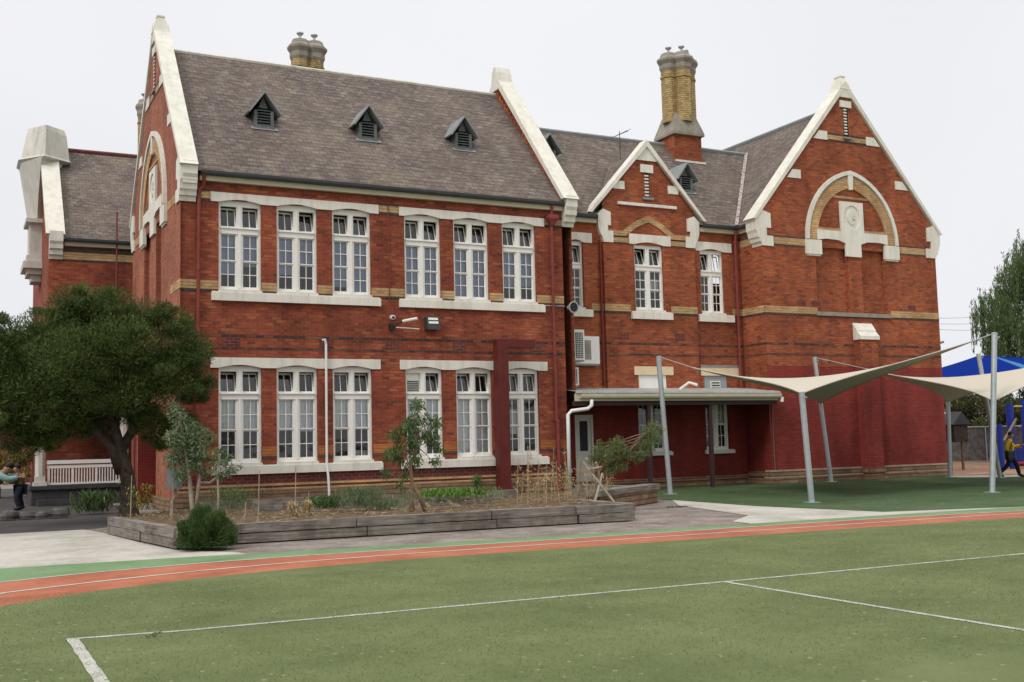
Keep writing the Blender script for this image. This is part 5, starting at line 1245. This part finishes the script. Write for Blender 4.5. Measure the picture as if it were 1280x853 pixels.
px_tree('young_garden_tree', 'young tree with drooping narrow green leaves and brown trunk in front of the lower windows', 20.9, (515, 642), [([(516, 645), (514, 625), (515, 605), (513, 585), (519, 565), (522, 540)], .06, .02), ([(533, 642), (524, 620), (516, 605)], .05, .04)],
        [(488, 570, 11, 0), (482, 592, 9, .1), (492, 545, 10, 0), (522, 508, 11, 0), (515, 530, 14, 0), (530, 525, 9, .1), (505, 540, 11, -.1), (545, 530, 11, 0), (540, 550, 12, .1), (500, 560, 10, 0), (498, 575, 10, .1), (520, 575, 11, 0), (545, 578, 9, 0), (505, 595, 8, 0), (500, 608, 7, 0), (530, 545, 10, 0), (515, 555, 11, -.1), (548, 562, 8, 0), (515, 585, 9, .2)], 'leaf_mid', 'barkb', 26000, .12, .024, droop=.6)
px_tree('leaning_wattle', 'low tree leaning right with feathery bright green foliage beside the white door', 21.2, (742, 632), [([(741, 634), (744, 612), (748, 592), (755, 580), (775, 572), (790, 560), (800, 550), (812, 540)], .03, .01), ([(748, 596), (740, 590), (733, 585)], .02, .01)],
        [(752, 568, 15, 0), (770, 562, 16, 0), (765, 582, 14, .1), (742, 575, 9, 0), (785, 568, 10, -.1), (806, 560, 15, 0), (812, 545, 13, 0), (816, 533, 10, .1), (825, 538, 8, 0), (798, 572, 10, 0), (780, 583, 9, 0), (748, 555, 6, 0), (822, 550, 8, 0), (760, 590, 8, 0), (773, 550, 7, 0)], 'leaf_wattle', 'barkb', 48000, .11, .013, droop=.25)
# shrub in front of the planter corner
b = Vector((3.8, 18.55, 0)); rs_ = empty('rosemary_shrub', b, 'round bushy dark green shrub at the front corner of the timber planter', 'shrub')
k = 30000; d = RNG.normal(size=(k, 3)); d[:, 2] = np.abs(d[:, 2]); d /= np.linalg.norm(d, axis=1)[:, None]; rr = RNG.uniform(.35, 1, k)**.5
lump = 1+.13*np.sin(d[:, 0]*9+1)*np.sin(d[:, 1]*8)+.1*np.sin(d[:, 2]*11+d[:, 0]*5)
lump += .16*np.sin(d[:, 0]*4.3+2)*np.cos(d[:, 1]*5.1+d[:, 2]*6); P = d*(rr*lump)[:, None]*np.array([.45, .42, .6])+np.array(b)+np.array([0, 0, .06])
D = d+np.array([0, 0, .25])+RNG.normal(size=d.shape)*.3; leaves('foliage', P, D+RNG.normal(size=D.shape)*.25, .13, .009, 'leaf_shrub', rs_)
mb = MB()
for i in range(14): a = i*2*PI/14; limb(mb, b, b+Vector((.35*math.cos(a), .3*math.sin(a), .35)), .012, .004, 4)
mb.build('stem', 'bark', rs_)
# planting in the bed
def tuft(name, P0, n, h, spread, mat, label, cat, ln=.2, wd=.012, group=None, up=.8):
    P0 = Vector(P0); P = RNG.normal(size=(n, 3))*np.array([spread, spread*.6, 0])+np.array(P0); P[:, 2] = P0.z+RNG.uniform(.1, 1, n)*h
    D = RNG.normal(size=(n, 3))*.5; D[:, 2] = up+RNG.uniform(0, .5, n); o = leaves(name, P-np.array(P0), D, ln, wd, mat); o.location = P0; tag(o, label, cat, group); return o
tuft('lettuce_patch', at(565, 626, Y=23.6), 2600, .28, .42, 'leaf_bright', 'bright green patch of leafy vegetables in the bed behind the young tree', 'plants', .09, .04)
tuft('herb_clump', at(597, 622, Y=23.3), 300, .5, .06, 'leaf_mid', 'tall narrow green herb beside the bright vegetable patch', 'plant', .12, .02)
tuft('grey_weed_clump', at(452, 635, Y=22.2), 1400, .42, .28, 'leaf_grey', 'loose grey green weed clump in the middle of the bed', 'plant', .16, .012)
tuft('blue_green_plant', at(408, 636, Y=22.8), 900, .28, .2, 'leaf_shrub', 'low dark leafy plant at the foot of the white pipe', 'plant', .08, .03)
tuft('green_weed', at(480, 640, Y=22), 700, .25, .25, 'leaf_grey', 'small pale green weed to the right of the grey clump', 'plant', .12, .012)
tuft('corner_weed', at(848, 640, Y=21.8), 500, .12, .2, 'leaf_olive', 'low olive weeds at the foot of the low garden wall', 'plant', .09, .015)
tuft('leafy_plant', at(118, 640, Y=31.5), 420, .5, .25, 'leaf_mid', 'spiky bright green potted plant below the porch', 'plant', .3, .045)
tuft('bed_weed', at(290, 638, Y=24.5), 1100, .5, .3, 'leaf_mid', 'wispy green weeds under the first lower window', 'plant', .12, .014)
o = tuft('tree_base_weed', at(180, 640, Y=25.5), 260, .6, .15, 'leaf_yellow', 'thin yellowish seedlings beside the big trunk', 'plant', .09, .03)
# straw litter in bed and gravel specks: uncountable
k = 3500; X = RNG.uniform(3.2, 16, k); Yy = RNG.uniform(18.7, 28, k); keep = [inside(x, y, sp) for x, y in zip(X, Yy)]
P = np.stack([X, Yy, .29+RNG.uniform(0, .07, k)], 1)[keep]; P[P[:, 1] > 24, 2] -= .14; D = RNG.normal(size=P.shape); D[:, 2] *= .35
o = leaves('straw_litter', P, D, .14, .012, 'leaf_dry'); o['kind'] = 'stuff'; o['label'] = 'dry straw and leaf litter over the garden bed'
k = 130; X = RNG.uniform(.3, 20, k); Yy = RNG.uniform(6, 17.5, k); P = np.stack([X, Yy, np.full(k, .028)], 1); D = RNG.normal(size=P.shape); D[:, 2] *= .1
o = leaves('leaf_litter', P, D, .018, .008, 'leaf_dry'); o['kind'] = 'stuff'; o['label'] = 'tiny dry leaves scattered over turf and track'
# real turf fibres in the nearest part of the field
k = 90000; t = RNG.uniform(0, 1, k)**.8; Yy = 5.6+t*8.2; X = RNG.uniform(-.05, 1.0, k)*(Yy*1.28)+.2
P = np.stack([X, Yy, np.full(k, .022)], 1); D = RNG.normal(size=P.shape)*.7; D[:, 2] = .6
M['fibre'] = leafmat('turf fibre', [(.12, .15, .058), (.142, .17, .068), (.18, .2, .092)], .9, .1)
o = leaves('turf_fibres', P, D, .022, .004, 'fibre'); o['kind'] = 'stuff'; o['label'] = 'short artificial grass fibres of the playing field'
# cane / dry stalks
for i in range(26):
    px = 648+i*4.6+random.uniform(-3, 3); py0 = 632-random.uniform(0, 5); h = random.choice((.45, .7, .9, 1.05, 1.25))*random.uniform(.9, 1.1)
    b = at(px, py0, Y=21.8+random.uniform(-.5, .8)); b.z = .27
    lab = 'dry straw coloured stalk standing in the bed between the maroon post and the white door'
    mb = MB(); tpt = b+Vector((random.uniform(-.08, .12), random.uniform(-.05, .05), h)); mb.tube([b, b.lerp(tpt, .5)+Vector((random.uniform(-.03, .03), 0, 0)), tpt], [.009, .007, .004], 6)
    o = empty('dry_stalk', b, lab, 'stalk', 'dry stalks standing in the bed'); mb.build('stem', 'straw', o)
    n = 26; P = np.array(b)+np.array((tpt-b))*RNG.uniform(.3, 1.0, n)[:, None]+RNG.normal(size=(n, 3))*.05; D = RNG.normal(size=(n, 3)); D[:, 2] -= .6
    leaves('dry_leaf', P, D, .14, .02, 'leaf_dry', o)
for i, (px, py, h) in enumerate(((323, 648, .95), (369, 650, 1.0), (385, 646, .5), (306, 648, .35), (163, 648, .9), (215, 655, .8))):
    b = at(px, py, Y=21.5 if px > 250 else 23); b.z = .25
    labs = ['straight bare dry stake left of the white wall pipe', 'dry stake with a tuft of straw at its foot, next to the white wall pipe', 'short dry stalk nearest the white wall pipe', 'shortest dry stalk under the first lower window', 'thin pale garden stake right beside the big trunk', 'thin garden stake left of the pale stemmed young tree']
    mb = MB(); mb.tube([b, b+Vector((.02, 0, h))], [.013, .008], 6); o = mb.build('garden_stake', 'twig'); rebase(o, b); tag(o, labs[i], 'stake')
for i, (px, py) in enumerate(((366, 644), (385, 640))):
    b = at(px, py, Y=21.4); b.z = .26
    tuft('straw_tuft', b, 160, .3, .05, 'leaf_dry', ['pale upright tuft of dry straw behind the sleepers', 'smaller dry straw tuft right of the pale one'][i], 'dry grass', .14, .035)
# crossed timber poles
o = empty('crossed_poles', (13.0, 20.6, .27), 'crossed grey timber poles leaning in the bed by the white door', 'poles')
for a, b_, nm in (((728, 577, 21), (768, 628, 20.4), 'pole'), ((753, 592, 20.8), (743, 630, 20.5), 'pole'), ((737, 587, 20.8), (752, 584, 20.8), 'crossbar'), ((745, 578, 20.8), (752, 604, 20.9), 'crossbar')):
    mb = MB(); p, q = at(a[0], a[1], Y=a[2]), at(b_[0], b_[1], Y=b_[2]); q.z = max(q.z, .27); mb.tube([p, q], .026, 6); mb.build(nm, 'barkp', o)
# meter box on stand, left
o = empty('garden_tap_box', at(217, 655, Y=24), 'grey green box on a thin pole under the grey leaved young tree', 'box')
p = at(218, 598, Y=24); mb = MB(); mb.tube([p+Vector((0, 0, -.22)), p+Vector((0, 0, .22))], .16, 14); mb.build('canister', 'dormer', o)
mb = MB(); q = at(214, 655, Y=24); q.z = .1; mb.tube([p+Vector((.02, 0, -.2)), p+Vector((.03, 0, -.35)), p+Vector((-.06, 0, -.5)), q], .025, 7); mb.build('pipe', 'barkp', o)
mb = MB(); mb.tube([at(248, 604, Y=23), at(262, 604, Y=23), at(270, 598, Y=23), at(272, 590, Y=23)], .03, 7); ob = mb.build('hose_loop', 'barkp'); rebase(ob, at(248, 604, Y=23)); tag(ob, 'bent pale branch tie between the two saplings', 'branch')
# rocks
for i, (px, py, s, lab) in enumerate(((12, 650, .24, 'dark grey rock at the left edge of the picture'), (33, 648, .2, 'flat dark rock second from the left edge'), (52, 645, .17, 'pale topped rock in the row below the porch'), (72, 645, .24, 'largest dark rock of the row below the porch'))):
    p = at(px, py, Y=30.5); p.z = .02; mb = MB(); mb.loft([[p+Vector((s*rr_*math.cos(a)*(1+.2*math.sin(3*a+i)), s*rr_*.8*math.sin(a)*(1+.15*math.cos(2*a)), s*z_)) for a in np.linspace(0, 2*PI, 10, endpoint=False)] for rr_, z_ in ((1, 0), (1.1, .35), (.8, .75), (.35, .95))])
    ob = mb.build('rock', 'rock', fixn=True); rebase(ob, p); tag(ob, lab, 'rock', 'rocks below the porch')
# two peels on the pitch line
for i, (px, py) in enumerate(((190, 797), (197, 796))):
    p = at(px, py, Z=.02); mb = MB(); pts = [p+Vector((.05*math.cos(a)*(1-.2*i), .03*math.sin(a), .02+.015*math.sin(a*2))) for a in np.linspace(.2, 3.4, 9)]; mb.tube(pts, [.002, .004, .006, .007, .007, .007, .006, .004, .002], 5)
    ob = mb.build('fallen_leaf', 'leaf_grey'); rebase(ob, p); tag(ob, ['curled green leaf on the white pitch line, the left one', 'curled green leaf on the white pitch line, the right one'][i], 'leaf')

# ---- background right: fence, trees, play things
fe = empty('boundary_fence', (46, 42, 0), 'weathered grey timber fence at the far side of the wood chip area', 'fence')
mb = MB(); a, b_ = Vector((38, 47.5, 0)), Vector((75, 37, 0)); n = 150
for i in range(n):
    p, q = a.lerp(b_, i/n), a.lerp(b_, (i+.92)/n); h = 1.85+random.uniform(-.03, .03)
    mb.add([p, q, q+Vector((0, 0, h)), p+Vector((0, 0, h)), p+Vector((0, .03, 0)), q+Vector((0, .03, 0)), q+Vector((0, .03, h)), p+Vector((0, .03, h))], [(0, 1, 2, 3), (7, 6, 5, 4), (1, 5, 6, 2), (2, 6, 7, 3), (3, 7, 4, 0)])
mb.build('palings', plain('fence timber', (.13, .12, .105), .95, .35, 4), fe)
mb = MB(); mb.tube([a+Vector((0, -.06, 1.9)), b_+Vector((0, -.06, 1.9))], .035, 6)
for i in range(14): p = a.lerp(b_, i/13)+Vector((0, -.06, 0)); mb.tube([p, p+Vector((0, 0, 1.92))], .03, 6)
mb.build('rail', 'galv', fe)
def bgtree(nm, X, Y, z, r, label, mat, per, seed, ln=.35, wd=.12, cat='tree', bark='bark', n=16, droop=0, th=None, group=None):
    rnd = random.Random(seed); cl = []
    for i in range(n):
        a = rnd.uniform(0, 2*PI); q = rnd.uniform(.1, 1); cl.append((X+r[0]*q*math.cos(a), Y+r[1]*q*math.sin(a), z+r[2]*rnd.uniform(-.9, 1)*(1-.35*q), r[0]*rnd.uniform(.25, .42), r[1]*rnd.uniform(.25, .42), r[2]*rnd.uniform(.2, .36)))
    return tree(nm, (X, Y, 0), label, th or z*.75, .18, cl, mat, bark, per, ln, wd, droop, cat, group=group)
# willow-like weeping tree
wx, wy = 60.0, 46.0
cl = []
for px, py, s in ((1276, 314, 1.5), (1292, 328, 2.2), (1258, 365, 1.5), (1232, 372, 1.1), (1222, 385, .9), (1250, 375, 1.5), (1262, 345, 1.5), (1275, 330, 1.7), (1290, 350, 2.2), (1262, 395, 1.8), (1245, 410, 1.4), (1285, 400, 2.4), (1270, 430, 1.8), (1240, 425, 1.0), (1300, 300, 1.8), (1320, 380, 2.6)):
    p = at(px, py, Y=wy+random.uniform(-1, 1)); cl.append((p.x, p.y, p.z, s*.75, s*.75, s*.7))
wt = empty('weeping_tree', (wx+2, wy, 0), 'tall weeping tree with hanging olive green foliage at the right edge', 'tree')
mb = MB(); tp = Vector((wx+2, wy, 8)); limb(mb, (wx+2, wy, 0), tp, .4, .2, 8, .03)
for c in cl: limb(mb, (wx+2, wy, random.uniform(4, 8)), c[:3], .09, .02, 6, .06)
mb.build('trunk', 'bark', wt)
strands = []; SD = []
for c in cl:
    for s in range(int(26*c[3]**2)+14):
        d = RNG.normal(size=3); d /= np.linalg.norm(d); p0 = np.array(c[:3])+d*np.array([c[3], c[4], c[5]])*RNG.uniform(.3, 1.1); L = RNG.uniform(.8, 2.6); m_ = int(L*26)
        t = RNG.uniform(0, 1, m_); sway = RNG.normal(size=2)*.12
        strands.append(p0+np.stack([sway[0]*t+RNG.normal(size=m_)*.05, sway[1]*t+RNG.normal(size=m_)*.05, -L*t], 1)); SD.append(np.tile([0, 0, -1.0], (m_, 1))+RNG.normal(size=(m_, 3))*.3)
leaves('crown', np.concatenate(strands), np.concatenate(SD), .3, .045, 'leaf_mid', wt)
specs = [(43, 52, 2.2, (3, 2.5, 1.9), 'low dark bushy tree just right of the brick wing beyond the fence', 'leaf_olive'), (50, 50, 2.6, (3, 2, 2.2), 'olive green bush hanging over the fence behind the yellow clad person', 'leaf_olive'),
         (58, 49, 2.8, (4, 2, 2.4), 'dense olive tree behind the blue play posts', 'leaf_olive'), (66, 50, 3.6, (4, 3, 3), 'broad green tree at the far right beyond the play posts', 'leaf_mid'), (53, 62, 3.4, (6, 3, 2.6), 'wide grey green tree farther back between bush and play posts', 'leaf_mid'), (78, 55, 4, (5, 4, 3.4), 'rounded green tree outside the right edge', 'leaf_mid')]
for i, (x, y, z, r, lab, mt) in enumerate(specs): bgtree('background_tree', x, y, z, r, lab, mt, 700, i+3, .3, .11, n=26, group='trees beyond the fence')
# bare branches above the blue sail
bt = empty('bare_tree', (46, 48, 0), 'leafless grey twiggy tree showing above the blue sail', 'tree'); mb = MB()
limb(mb, (46, 48, 0), (46.4, 48, 3.6), .12, .06)
for i in range(26):
    a = random.uniform(0, PI); p = Vector((46.2+random.uniform(-.3, .3), 48, random.uniform(2.5, 4))); q = p+Vector((1.9*math.cos(a), random.uniform(-1, 1), 2.6*math.sin(a)+.5)); pts = limb(mb, p, q, .03, .007, 5, .08)
    for j in range(4): s_ = pts[random.randint(2, 5)]; limb(mb, s_, s_+Vector((random.uniform(-.7, .7), random.uniform(-.4, .4), random.uniform(.1, .8))), .012, .005, 3, .1)
mb.build('trunk', 'twig', bt)
# cubby / letterbox style wooden hut
cb = empty('wooden_hutch', (37.6, 33.6, 0), 'small dark wooden hutch with pitched roof on two legs behind the short post', 'hutch')
c0 = at(1194, 540, Y=33.6); hx, hy = c0.x, 33.6
mb = MB(); mb.box(hx-.42, hx+.42, hy-.3, hy+.3, 1.2, 1.95); mb.build('body', plain('dark timber', (.05, .04, .033), .9, .3, 5), cb)
mb = MB(); mb.fprism(lambda u, z, n=0: Vector((hx+u, hy+n, z)), [(-.55, 1.95), (.55, 1.95), (0, 2.5)], -.4, .4); mb.build('roof', 'gutter', cb, fixn=True)
for dx in (-.36, .36): mb = MB(); mb.box(hx+dx-.04, hx+dx+.04, hy-.04, hy+.04, 0, 1.2); mb.build('leg', 'barkb', cb)
# play equipment
pe = empty('play_frame', (38.5, 31, 0), 'blue posted climbing frame with yellow rail and red part behind the walking person', 'play equipment')
for px, pt, w in ((1253, 530, .1), (1267, 505, .14), (1285, 500, .12)):
    p = at(px, 588, Y=32.5); q = at(px, pt, Y=32.5); p.z = 0; mb = MB(); mb.tube([p, Vector((p.x, p.y, q.z))], w*1.1, 12); mb.build('post', 'bluep', pe)
p, q = at(1268, 508, Y=32.5), at(1300, 509, Y=32.5); mb = MB(); mb.tube([p, q], .035, 8); mb.build('rail', 'yellowp', pe)
p, q = at(1255, 551, Y=31.5), at(1270, 524, Y=32.3); mb = MB(); mb.tube([p, q], .05, 8); mb.build('slanted_bar', 'barkb', pe)
p, q = at(1240, 583, Y=32.8), at(1310, 577, Y=32.8); mb = MB(); mb.tube([p, q], .09, 8); mb.build('low_beam', 'redp', pe)
mb = MB(); p, q = at(1268, 560, Y=33), at(1300, 582, Y=33); mb.box(p.x, q.x, 32.9, 33.0, q.z, p.z); mb.build('panel', 'bluep', pe)
# power lines
for i in range(3):
    a, b_ = at(1170, 398+i*7, Y=60), at(1330, 378+i*11, Y=60); mb = MB(); mb.tube([a.lerp(b_, t)-Vector((0, 0, 1.2*4*t*(1-t)*.3)) for t in np.linspace(0, 1, 12)], .02, 4)
    ob = mb.build('power_line', 'grey'); rebase(ob, a); tag(ob, ['highest of the thin power lines behind the weeping tree', 'middle one of the thin power lines behind the weeping tree', 'lowest of the thin power lines behind the weeping tree'][i], 'cable', 'power lines')
# ---- background left: neighbour house, hedge
nb = empty('neighbour_house', (-6, 75, 0), 'low orange brick house with dark roof far behind on the left', 'building')
mb = MB(); mb.box(-14, 5.2, 72, 80, 0, 3.6); mb.build('wall', 'brick_p', nb)
mb = MB(); mb.add([(-14.5, 71.5, 3.5), (5.6, 71.5, 3.5), (4.0, 76, 6.4), (-14, 76, 6.4)], [(0, 1, 2, 3)]); mb.add([(5.6, 71.5, 3.5), (5.6, 80.5, 3.5), (4.0, 76, 6.4)], [(0, 1, 2)]); mb.build('roof', 'gutter', nb)
bgtree('flowering_hedge', 1.6, 47.0, 1.2, (1.5, .8, 1.0), 'yellow flowering green bush left of the porch column', 'leaf_yellow', 7000, 41, .09, .07, 'shrub', n=16, th=.8)
bgtree('background_tree', -3, 64.0, 3.2, (4, 2, 2.2), 'dark green tree far behind at the left edge', 'leaf_olive', 300, 43, .22, .1, n=20, group='trees beyond the fence')

# ================================================================ PEOPLE
def skinmesh(name, verts, edges, radii, mat, parent, root=0, sub=1):
    me = bpy.data.meshes.new(name); off = wloc(parent); me.from_pydata([tuple(Vector(v)-off) for v in verts], edges, []); o = bpy.data.objects.new(name, me); C.objects.link(o)
    sk = o.modifiers.new('s', 'SKIN'); o.modifiers.new('u', 'SUBSURF').levels = sub
    for i, r in enumerate(radii):
        d = me.skin_vertices[0].data[i]; d.radius = (r, r) if not isinstance(r, tuple) else r; d.use_root = (i == root)
    dg = bpy.context.evaluated_depsgraph_get(); m2 = bpy.data.meshes.new_from_object(o.evaluated_get(dg)); bpy.data.objects.remove(o)
    for p in m2.polygons: p.use_smooth = True
    m2.materials.clear(); m2.materials.append(M[mat]); q = bpy.data.objects.new(name, m2); C.objects.link(q); q.parent = parent; return q
def person(base, face, label, J, top, bottom, hairlong=False, scale=1.0):
    """J: joints in a local frame (x = forward, y = left, z = up), face = heading"""
    b = Vector(base); root = empty('person', b, label, 'person')
    cs, sn = math.cos(face), math.sin(face)
    def W(p): x, y, z = p; return b+Vector((x*cs-y*sn, x*sn+y*cs, z))*scale
    j = {k: W(v) for k, v in J.items()}
    names = ['pelvis', 'waist', 'chest', 'neck', 'head0', 'head1', 'hl', 'kl', 'al', 'tl', 'hr', 'kr', 'ar', 'tr', 'sl', 'el', 'wl', 'fl', 'sr', 'er', 'wr', 'fr']
    rad = dict(pelvis=.12, waist=.11, chest=.13, neck=.05, head0=.1, head1=.1, hl=.085, kl=.055, al=.038, tl=.03, hr=.085, kr=.055, ar=.038, tr=.03, sl=.055, el=.04, wl=.026, fl=.028, sr=.055, er=.04, wr=.026, fr=.028)
    E_ = [('pelvis', 'waist'), ('waist', 'chest'), ('chest', 'neck'), ('neck', 'head0'), ('head0', 'head1')]
    for s in 'lr': E_ += [('pelvis', 'h'+s), ('h'+s, 'k'+s), ('k'+s, 'a'+s), ('a'+s, 't'+s), ('chest', 's'+s), ('s'+s, 'e'+s), ('e'+s, 'w'+s), ('w'+s, 'f'+s)]
    ix = {n: i for i, n in enumerate(names)}
    skinmesh('body', [j[n] for n in names], [(ix[a], ix[c]) for a, c in E_], [rad[n]*scale for n in names], 'skin', root, 0, 2)
    def sub(nm, keys, mat, grow, edges):
        ii = {n: i for i, n in enumerate(keys)}
        skinmesh(nm, [j[n] if isinstance(n, str) else n for n in keys], [(ii[a], ii[c]) for a, c in edges], [(rad[n]+grow)*scale for n in keys], mat, root, 0, 2)
    sub('shirt', ['waist', 'chest', 'sl', 'el', 'wl', 'sr', 'er', 'wr', 'pelvis'], top, .034, [('pelvis', 'waist'), ('waist', 'chest'), ('chest', 'sl'), ('sl', 'el'), ('el', 'wl'), ('chest', 'sr'), ('sr', 'er'), ('er', 'wr')])
    sub('trousers', ['pelvis', 'hl', 'kl', 'al', 'hr', 'kr', 'ar'], bottom, .03, [('pelvis', 'hl'), ('hl', 'kl'), ('kl', 'al'), ('pelvis', 'hr'), ('hr', 'kr'), ('kr', 'ar')])
    for s in 'lr':
        mb = MB(); mb.tube([j['a'+s]+(j['a'+s]-j['t'+s])*.4, j['a'+s], j['t'+s], j['t'+s]+(j['t'+s]-j['a'+s])*.5], [.04*scale, .055*scale, .048*scale, .025*scale], 10); mb.build('shoe', 'shoe', root, smooth=True)
        # fingers
        mb = MB(); f0 = j['f'+s]; d = (f0-j['w'+s]).normalized(); sd_ = d.orthogonal().normalized()
        for k in range(4): p = f0+sd_*(k-1.5)*.018*scale; mb.tube([p-d*.01, p+d*.04*scale, p+d*(.07-.008*abs(k-1.5))*scale+Vector((0, 0, -.01))], [.009*scale, .009*scale, .006*scale], 6)
        mb.tube([f0-d*.03+sd_*.025*scale, f0+sd_*.05*scale, f0+d*.03+sd_*.06*scale], [.01*scale, .009*scale, .007*scale], 6); mb.build('fingers', 'skin', root, smooth=True)
    hc = (j['head0']+j['head1'])/2; up = (j['head1']-j['head0']).normalized(); lf = Vector((-sn, cs, 0)); fw = lf.cross(up).normalized()
    mb = MB(); c = hc-fw*.022*scale+up*.028*scale; n = 12
    rings = []
    for i in range(7):
        th = i/6*PI*.62; rings.append([c+up*math.cos(th)*.105*scale+(fw*math.cos(a)*.094+lf*math.sin(a)*.088)*math.sin(th)*scale*(1 if math.cos(a) < .3 or i < 4 else .82) for a in np.linspace(0, 2*PI, n, endpoint=False)])
    rings[0] = [c+up*.105*scale+(fw*math.cos(a)+lf*math.sin(a))*.005 for a in np.linspace(0, 2*PI, n, endpoint=False)]
    mb.loft(rings); mb.build('hair', 'hair', root, smooth=True, fixn=True)
    mb = MB()
    for s in (-1, 1): e0 = hc+fw*.078*scale+lf*s*.032*scale; mb.tube([e0, e0+fw*.012*scale], .011*scale, 8)
    mo = hc+fw*.075*scale-up*.062*scale; mb.tube([mo-lf*.022*scale, mo+fw*.006, mo+lf*.022*scale], .006*scale, 6); mb.build('face', 'hair', root)
    mb = MB(); mb.tube([hc+fw*.08*scale+up*.005, hc+fw*.105*scale-up*.03*scale], [.008*scale, .014*scale], 7)
    for s in (-1, 1): e0 = hc+lf*s*.085*scale; mb.tube([e0-up*.02*scale, e0+lf*s*.012*scale+up*.02*scale], .014*scale, 6)
    mb.build('nose_and_ears', 'skin', root, smooth=True)
    return root, j
walk = dict(pelvis=(0, 0, .86), waist=(.01, 0, 1.0), chest=(.03, 0, 1.2), neck=(.06, 0, 1.36), head0=(.08, 0, 1.44), head1=(.09, 0, 1.54), hl=(.0, .09, .82), kl=(.2, .1, .47), al=(.28, .1, .09), tl=(.4, .1, .04),
            hr=(0, -.09, .82), kr=(-.06, -.09, .46), ar=(-.36, -.1, .17), tr=(-.28, -.1, .05), sl=(.03, .17, 1.27), el=(.16, .22, 1.05), wl=(.36, .18, 1.12), fl=(.44, .17, 1.14),
            sr=(.02, -.17, 1.27), er=(-.1, -.24, 1.02), wr=(-.02, -.26, .8), fr=(0, -.27, .73))
pb = at(1264, 597, Z=0)
person((pb.x, pb.y, 0), -.85, 'person walking right in a yellow hoodie, dark trousers and a shoulder bag', walk, 'hoodie', 'navy', scale=.99)
o = empty('shoulder_bag', (pb.x-.25, pb.y-.2, .65), 'dark bag hanging at the hip of the person in yellow', 'bag')
mb = MB(); c = Vector((pb.x-.28, pb.y-.22, .78)); mb.loft([[c+Vector((a*.14*s_, b_*.07*s_, z)) for a, b_ in ((-1, -1), (1, -1), (1, 1), (-1, 1))] for z, s_ in ((-.18, .8), (-.1, 1), (.1, 1), (.16, .7))]); mb.build('pouch', 'blackm', o)
mb = MB(); mb.tube([c+Vector((0, 0, .14)), c+Vector((.12, -.02, .4)), c+Vector((.3, 0, .6))], .015, 5); mb.build('strap', 'blackm', o)
bend = dict(pelvis=(0, 0, .62), waist=(.1, 0, .74), chest=(.28, 0, .86), neck=(.4, 0, .93), head0=(.47, 0, .98), head1=(.54, 0, 1.05), hl=(0, .08, .58), kl=(.22, .09, .36), al=(.05, .09, .08), tl=(.17, .09, .04),
            hr=(0, -.08, .58), kr=(.12, -.09, .32), ar=(-.12, -.09, .08), tr=(0, -.09, .04), sl=(.3, .14, .9), el=(.5, .16, .82), wl=(.68, .1, .86), fl=(.75, .08, .87), sr=(.3, -.14, .9), er=(.52, -.16, .78), wr=(.72, -.1, .82), fr=(.79, -.08, .83))
q = at(-22, 647, Z=0)
person((q.x, q.y, 0), -.25, 'child in a teal top and navy trousers bending forward at the left edge', bend, 'teal', 'navy', scale=1.25)
stand = dict(pelvis=(0, 0, .6), waist=(.02, 0, .72), chest=(.04, 0, .88), neck=(.06, 0, .98), head0=(.09, 0, 1.05), head1=(.1, 0, 1.14), hl=(0, .07, .57), kl=(.08, .08, .32), al=(0, .08, .08), tl=(.11, .08, .04), hr=(0, -.07, .57), kr=(.04, -.08, .32), ar=(-.05, -.08, .08), tr=(.06, -.08, .04),
             sl=(.04, .13, .93), el=(.12, .18, .76), wl=(.28, .12, .74), fl=(.34, .1, .75), sr=(.04, -.13, .93), er=(.12, -.18, .76), wr=(.28, -.12, .72), fr=(.34, -.1, .72))
q = at(25, 638, Z=0)
person((q.x, q.y, 0), PI-.2, 'smaller child in an olive patterned jacket facing the bending child in teal', stand, 'olive', 'navy', scale=1.12)
